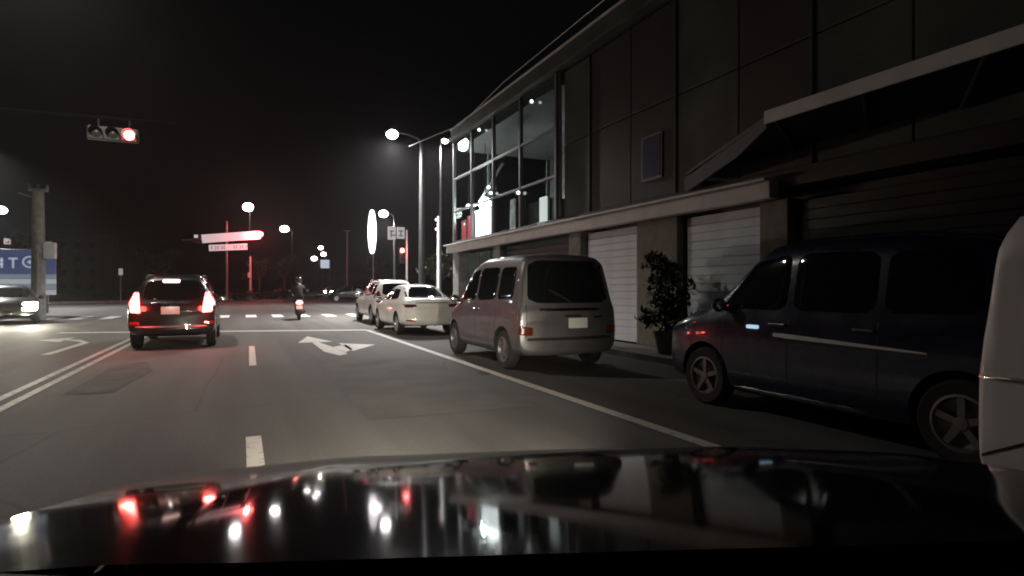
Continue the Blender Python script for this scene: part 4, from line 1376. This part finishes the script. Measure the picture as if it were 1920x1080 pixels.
def rider():
    root = thing('person', 'rider in dark jacket and helmet sitting on the scooter', 'person', (2.28, 27.3, 0), R(-3))
    J = {}
    E = []
    names = []

    def v(nm, p, r):
        J[nm] = len(names)
        names.append((p, r))

    def e(a, b):
        E.append((J[a], J[b]))
    v('pelvis', (0, -.28, .98), (.16, .13))
    v('waist', (0, -.26, 1.14), (.145, .11))
    v('chest', (0, -.20, 1.32), (.17, .12))
    v('uchest', (0, -.16, 1.44), (.15, .10))
    v('neck', (0, -.13, 1.54), (.055, .055))
    v('headlow', (0, -.11, 1.63), (.075, .085))
    v('headtop', (0, -.10, 1.76), (.085, .095))
    for a, b in (('pelvis', 'waist'), ('waist', 'chest'), ('chest', 'uchest'), ('uchest', 'neck'), ('neck', 'headlow'), ('headlow', 'headtop')):
        e(a, b)
    for s, k in ((-1, 'l'), (1, 'r')):
        v(k + 'sho', (s * .19, -.15, 1.43), (.075, .075))
        v(k + 'elb', (s * .31, .02, 1.20), (.055, .055))
        v(k + 'wri', (s * .295, .28, 1.10), (.034, .034))
        v(k + 'pal', (s * .285, .345, 1.095), (.036, .022))
        e('uchest', k + 'sho'); e(k + 'sho', k + 'elb'); e(k + 'elb', k + 'wri'); e(k + 'wri', k + 'pal')
        for q in range(4):
            xx = s * (.255 + .02 * q)
            L = [.9, 1.0, .95, .8][q]
            v(k + 'f%da' % q, (xx, .345 + .045 * L, 1.098), (.010, .010))
            v(k + 'f%db' % q, (xx, .345 + .062 * L, 1.062), (.009, .009))
            v(k + 'f%dc' % q, (xx, .345 + .040 * L, 1.032), (.008, .008))
            e(k + 'pal', k + 'f%da' % q); e(k + 'f%da' % q, k + 'f%db' % q); e(k + 'f%db' % q, k + 'f%dc' % q)
        v(k + 't1', (s * .245, .335, 1.065), (.012, .012))
        v(k + 't2', (s * .238, .372, 1.035), (.010, .010))
        e(k + 'pal', k + 't1'); e(k + 't1', k + 't2')
        v(k + 'hip', (s * .11, -.24, .94), (.105, .10))
        v(k + 'kne', (s * .16, .20, .88), (.07, .07))
        v(k + 'cal', (s * .15, .20, .68), (.06, .06))
        v(k + 'ank', (s * .13, .20, .47), (.042, .042))
        v(k + 'toe', (s * .14, .36, .435), (.045, .032))
        e('pelvis', k + 'hip'); e(k + 'hip', k + 'kne'); e(k + 'kne', k + 'cal'); e(k + 'cal', k + 'ank'); e(k + 'ank', k + 'toe')
    me = bpy.data.meshes.new('body')
    me.from_pydata([p for p, r in names], E, [])
    o = bpy.data.objects.new('body', me)
    C.objects.link(o)
    sk = o.modifiers.new('skin', 'SKIN')
    sk.use_smooth_shade = True
    for i, (p, r) in enumerate(names):
        d = me.skin_vertices[0].data[i]
        d.radius = r
        d.use_root = i == 0
    sb = o.modifiers.new('sub', 'SUBSURF')
    sb.levels = sb.render_levels = 1
    bpy.context.view_layer.update()
    dg = bpy.context.evaluated_depsgraph_get()
    me2 = bpy.data.meshes.new_from_object(o.evaluated_get(dg))
    bpy.data.objects.remove(o)
    me2.materials.clear()
    jac = pbr('dark_jacket', (.012, .005, .007), .8, var=.3, scale=9, bump=.3, bscale=25)
    trs = pbr('dark_trousers', (.012, .012, .016), .85, var=.3, scale=9)
    skn = pbr('skin', (.42, .25, .18), .55)
    for m in (jac, trs, skn):
        me2.materials.append(m)
    for p in me2.polygons:
        c = p.center
        if c.z > 1.56 or (c.y > .30 and c.z > 1.0):
            p.material_index = 2
        elif c.z < 1.0 and c.z < 1.0 + (c.y + .28) * .1:
            p.material_index = 1
        p.use_smooth = True
    link('body', me2, root)
    hm = MB()
    hm.sphere((0, -.10, 1.745), .155, (.9, 1.05, .95), n=20)
    h = hm.build('helmet', pbr('dark_helmet', (.02, .018, .02), .2, coat=.7), root, smooth=True)
    MB().box((0, .05, 1.74), (.2, .05, .1)).build('visor', M_CARGLASS, h, bevel=.02)
    f = MB()
    f.sphere((0, -.005, 1.67), .022, (.7, 1, 1), n=8)
    f.build('nose', skn, root, smooth=True)


rider()


# ------------------------------------------------------------ planting and far background
M_LEAF = pbr('leaf', (0.055, 0.07, 0.028), 0.7, var=.5, scale=1.2)
M_BARK = pbr('bark', (0.09, 0.07, 0.05), 0.9, var=.3, scale=5, bump=.5, bscale=20)


def crown(clumps, leaves, size):
    mb = MB()
    for (c, rr) in clumps:
        for _ in range(leaves):
            d = Vector((random.gauss(0, 1), random.gauss(0, 1), random.gauss(0, 1))).normalized() * rr * random.uniform(.35, 1.05)
            p = Vector(c) + Vector((d.x, d.y, d.z * .75))
            m = Matrix.Rotation(random.uniform(0, 6.28), 3, 'Z') @ Matrix.Rotation(random.uniform(-1.2, 1.2), 3, 'X')
            a = size * random.uniform(.6, 1.3)
            q = [m @ Vector((-a * .35, 0, 0)), m @ Vector((0, -a * .5, 0)), m @ Vector((a * .35, 0, 0)), m @ Vector((0, a * .6, .03))]
            mb.add([p + k for k in q], [(0, 1, 2, 3)])
    me = bpy.data.meshes.new('crown')
    me.from_pydata(mb.v, [], mb.f)
    me.materials.append(M_LEAF)
    return me


def tree(label, loc, h, spread, group='trees across the junction', leaves=110):
    t = thing('tree', label, 'tree', loc, random.uniform(0, 6), group)
    tr = MB()
    tr.tube([(0, 0, 0), (.05, .02, h * .25), (0, .08, h * .5), (.05, 0, h * .8)], [.16, .13, .10, .04], 8)
    cl = []
    for k in range(9):
        a = k * 2.4
        z = h * random.uniform(.5, .92)
        r = spread * random.uniform(.35, .85) * (1.1 - abs(z / h - .68))
        p = (math.cos(a) * r, math.sin(a) * r, z)
        tr.tube([(0, .05, h * .42), (p[0] * .5, p[1] * .5, (h * .42 + z) / 2 + .1), p], [.07, .045, .015], 6)
        cl.append((p, spread * random.uniform(.32, .5)))
    tr.build('trunk', M_BARK, t, smooth=True)
    link('crown', crown(cl, leaves, .3), t)


tree('dim broad tree directly behind the scooter rider', (4.7, 76, .14), 5.4, 2.2)
tree('small pale lit tree left of the scooter rider', (1.9, 74, .14), 4.6, 1.8)
tree('dark tree far behind the braking car', (-9, 82, .14), 6.5, 2.6)
tree('dark tree far behind the concrete pole', (-20, 80, .14), 7.5, 3.0)
tree('dark tree right of the blade sign', (14.5, 66, 0), 4.8, 2.0)
tree('dark tree right of the white poles by the corner', (13.8, 44, 0), 4.2, 1.8)


def bush(label, loc, w, h):
    t = thing('bush', label, 'bush', loc, group='low bushes on the far verge')
    cl = [((random.uniform(-w, w), random.uniform(-.5, .5), random.uniform(.25, .75) * h), h * random.uniform(.35, .55)) for _ in range(7)]
    link('foliage', crown(cl, 90, .22), t)
    s = MB()
    for c, r in cl[:4]:
        s.tube([(c[0] * .6, 0, 0), c], [.03, .012], 5)
    s.build('stem', M_BARK, t)


bush('low bush at the foot of the sign mast', (.2, 67.6, .14), 1.2, .9)
bush('low bush between sign mast and rider', (2.7, 68.2, .14), 1.3, 1.1)
bush('low bush behind the braking car roof', (-3.4, 71.2, .14), 1.4, .8)
bush('wide low bush right of the rider', (4.6, 70.0, .14), 1.2, 1.4)
bush('dark bush left of the parked white cars', (13.4, 60.5, 0), 1.6, 1.8)

def potted_shrub():
    t = thing('potted_shrub', 'dark leafy shrub in a pot on the pavement right of the silver van', 'shrub', (7.42, 9.0, .12))
    MB().lathe([(.001, 0), (.17, 0), (.24, .36), (.27, .38), (.27, .42), (.23, .42), (.22, .34), (.001, .34)], n=20).build('pot', M_PILLAR, t, smooth=True)
    st = MB()
    cl = []
    for k in range(10):
        a = k * 2.4
        z = .55 + .135 * k
        r = .26 + .1 * math.sin(k * 1.7)
        p = (math.cos(a) * r * .6, math.sin(a) * r, z)
        st.tube([(0, 0, .3), (p[0] * .3, p[1] * .3, z * .6), p], [.022, .014, .006], 6)
        cl.append((p, .30))
    st.build('stem', M_BARK, t, smooth=True)
    me = crown(cl, 110, .13)
    me.materials.clear()
    me.materials.append(pbr('dark_leaf', (.018, .026, .012), .6, var=.4, scale=4))
    link('foliage', me, t)


potted_shrub()

# far apartment blocks with a few lit windows, wholly in the dark
M_FARWALL = pbr('far_wall', (.05, .048, .05), .9, var=.2, scale=.4)
M_WINLIT = emit('far_lit_window', (1, .8, .75), .5)
M_WINDK = pbr('far_dark_window', (.02, .02, .022), .2)


def block(label, loc, w, h, lit):
    t = thing('apartment_building', label, 'building', loc, group='unlit buildings in the left distance')
    MB().box((0, 4, h / 2), (w, 8, h)).build('wall', M_FARWALL, t)
    MB().box((0, 4, h + .2), (w + .6, 8.6, .4)).build('roof', M_FARWALL, t)
    cols = int(w // 2.6)
    rows = int(h // 3)
    for i in range(cols):
        for j in range(rows):
            on = (i, j) in lit
            MB().box((-w / 2 + 1.4 + i * 2.6, -.02, 1.8 + j * 3), (1.1, .08, 1.2)).build('window', M_WINLIT if on else M_WINDK, t)


block('low dark block with two lit windows behind the concrete pole', (-52, 150, 0), 21, 13, {(6, 3), (7, 3)})
block('low dark block with one lit window left of the braking car', (-33, 158, 0), 13, 13, {(0, 3), (4, 3)})


# ------------------------------------------------------------ thin haze added in place of lens glow around the lamps
def haze():
    mb = MB().box((50, 320, 6.75), (920, 780, 15.5))
    o = mb.build('haze', None)
    m = bpy.data.materials.new('lamp_glow_haze')
    m.use_nodes = True
    nt = m.node_tree
    for n in list(nt.nodes):
        nt.nodes.remove(n)
    out = nt.nodes.new('ShaderNodeOutputMaterial')
    v = nt.nodes.new('ShaderNodeVolumePrincipled')
    v.inputs['Color'].default_value = (0.9, 0.9, 0.92, 1)
    v.inputs['Density'].default_value = 0.0005
    v.inputs['Anisotropy'].default_value = 0.75
    nt.links.new(v.outputs[0], out.inputs['Volume'])
    o.data.materials.clear()
    o.data.materials.append(m)
    tag(o, 'thin added haze standing in for lens glow around the lamps', 'haze', kind='stuff')


haze()
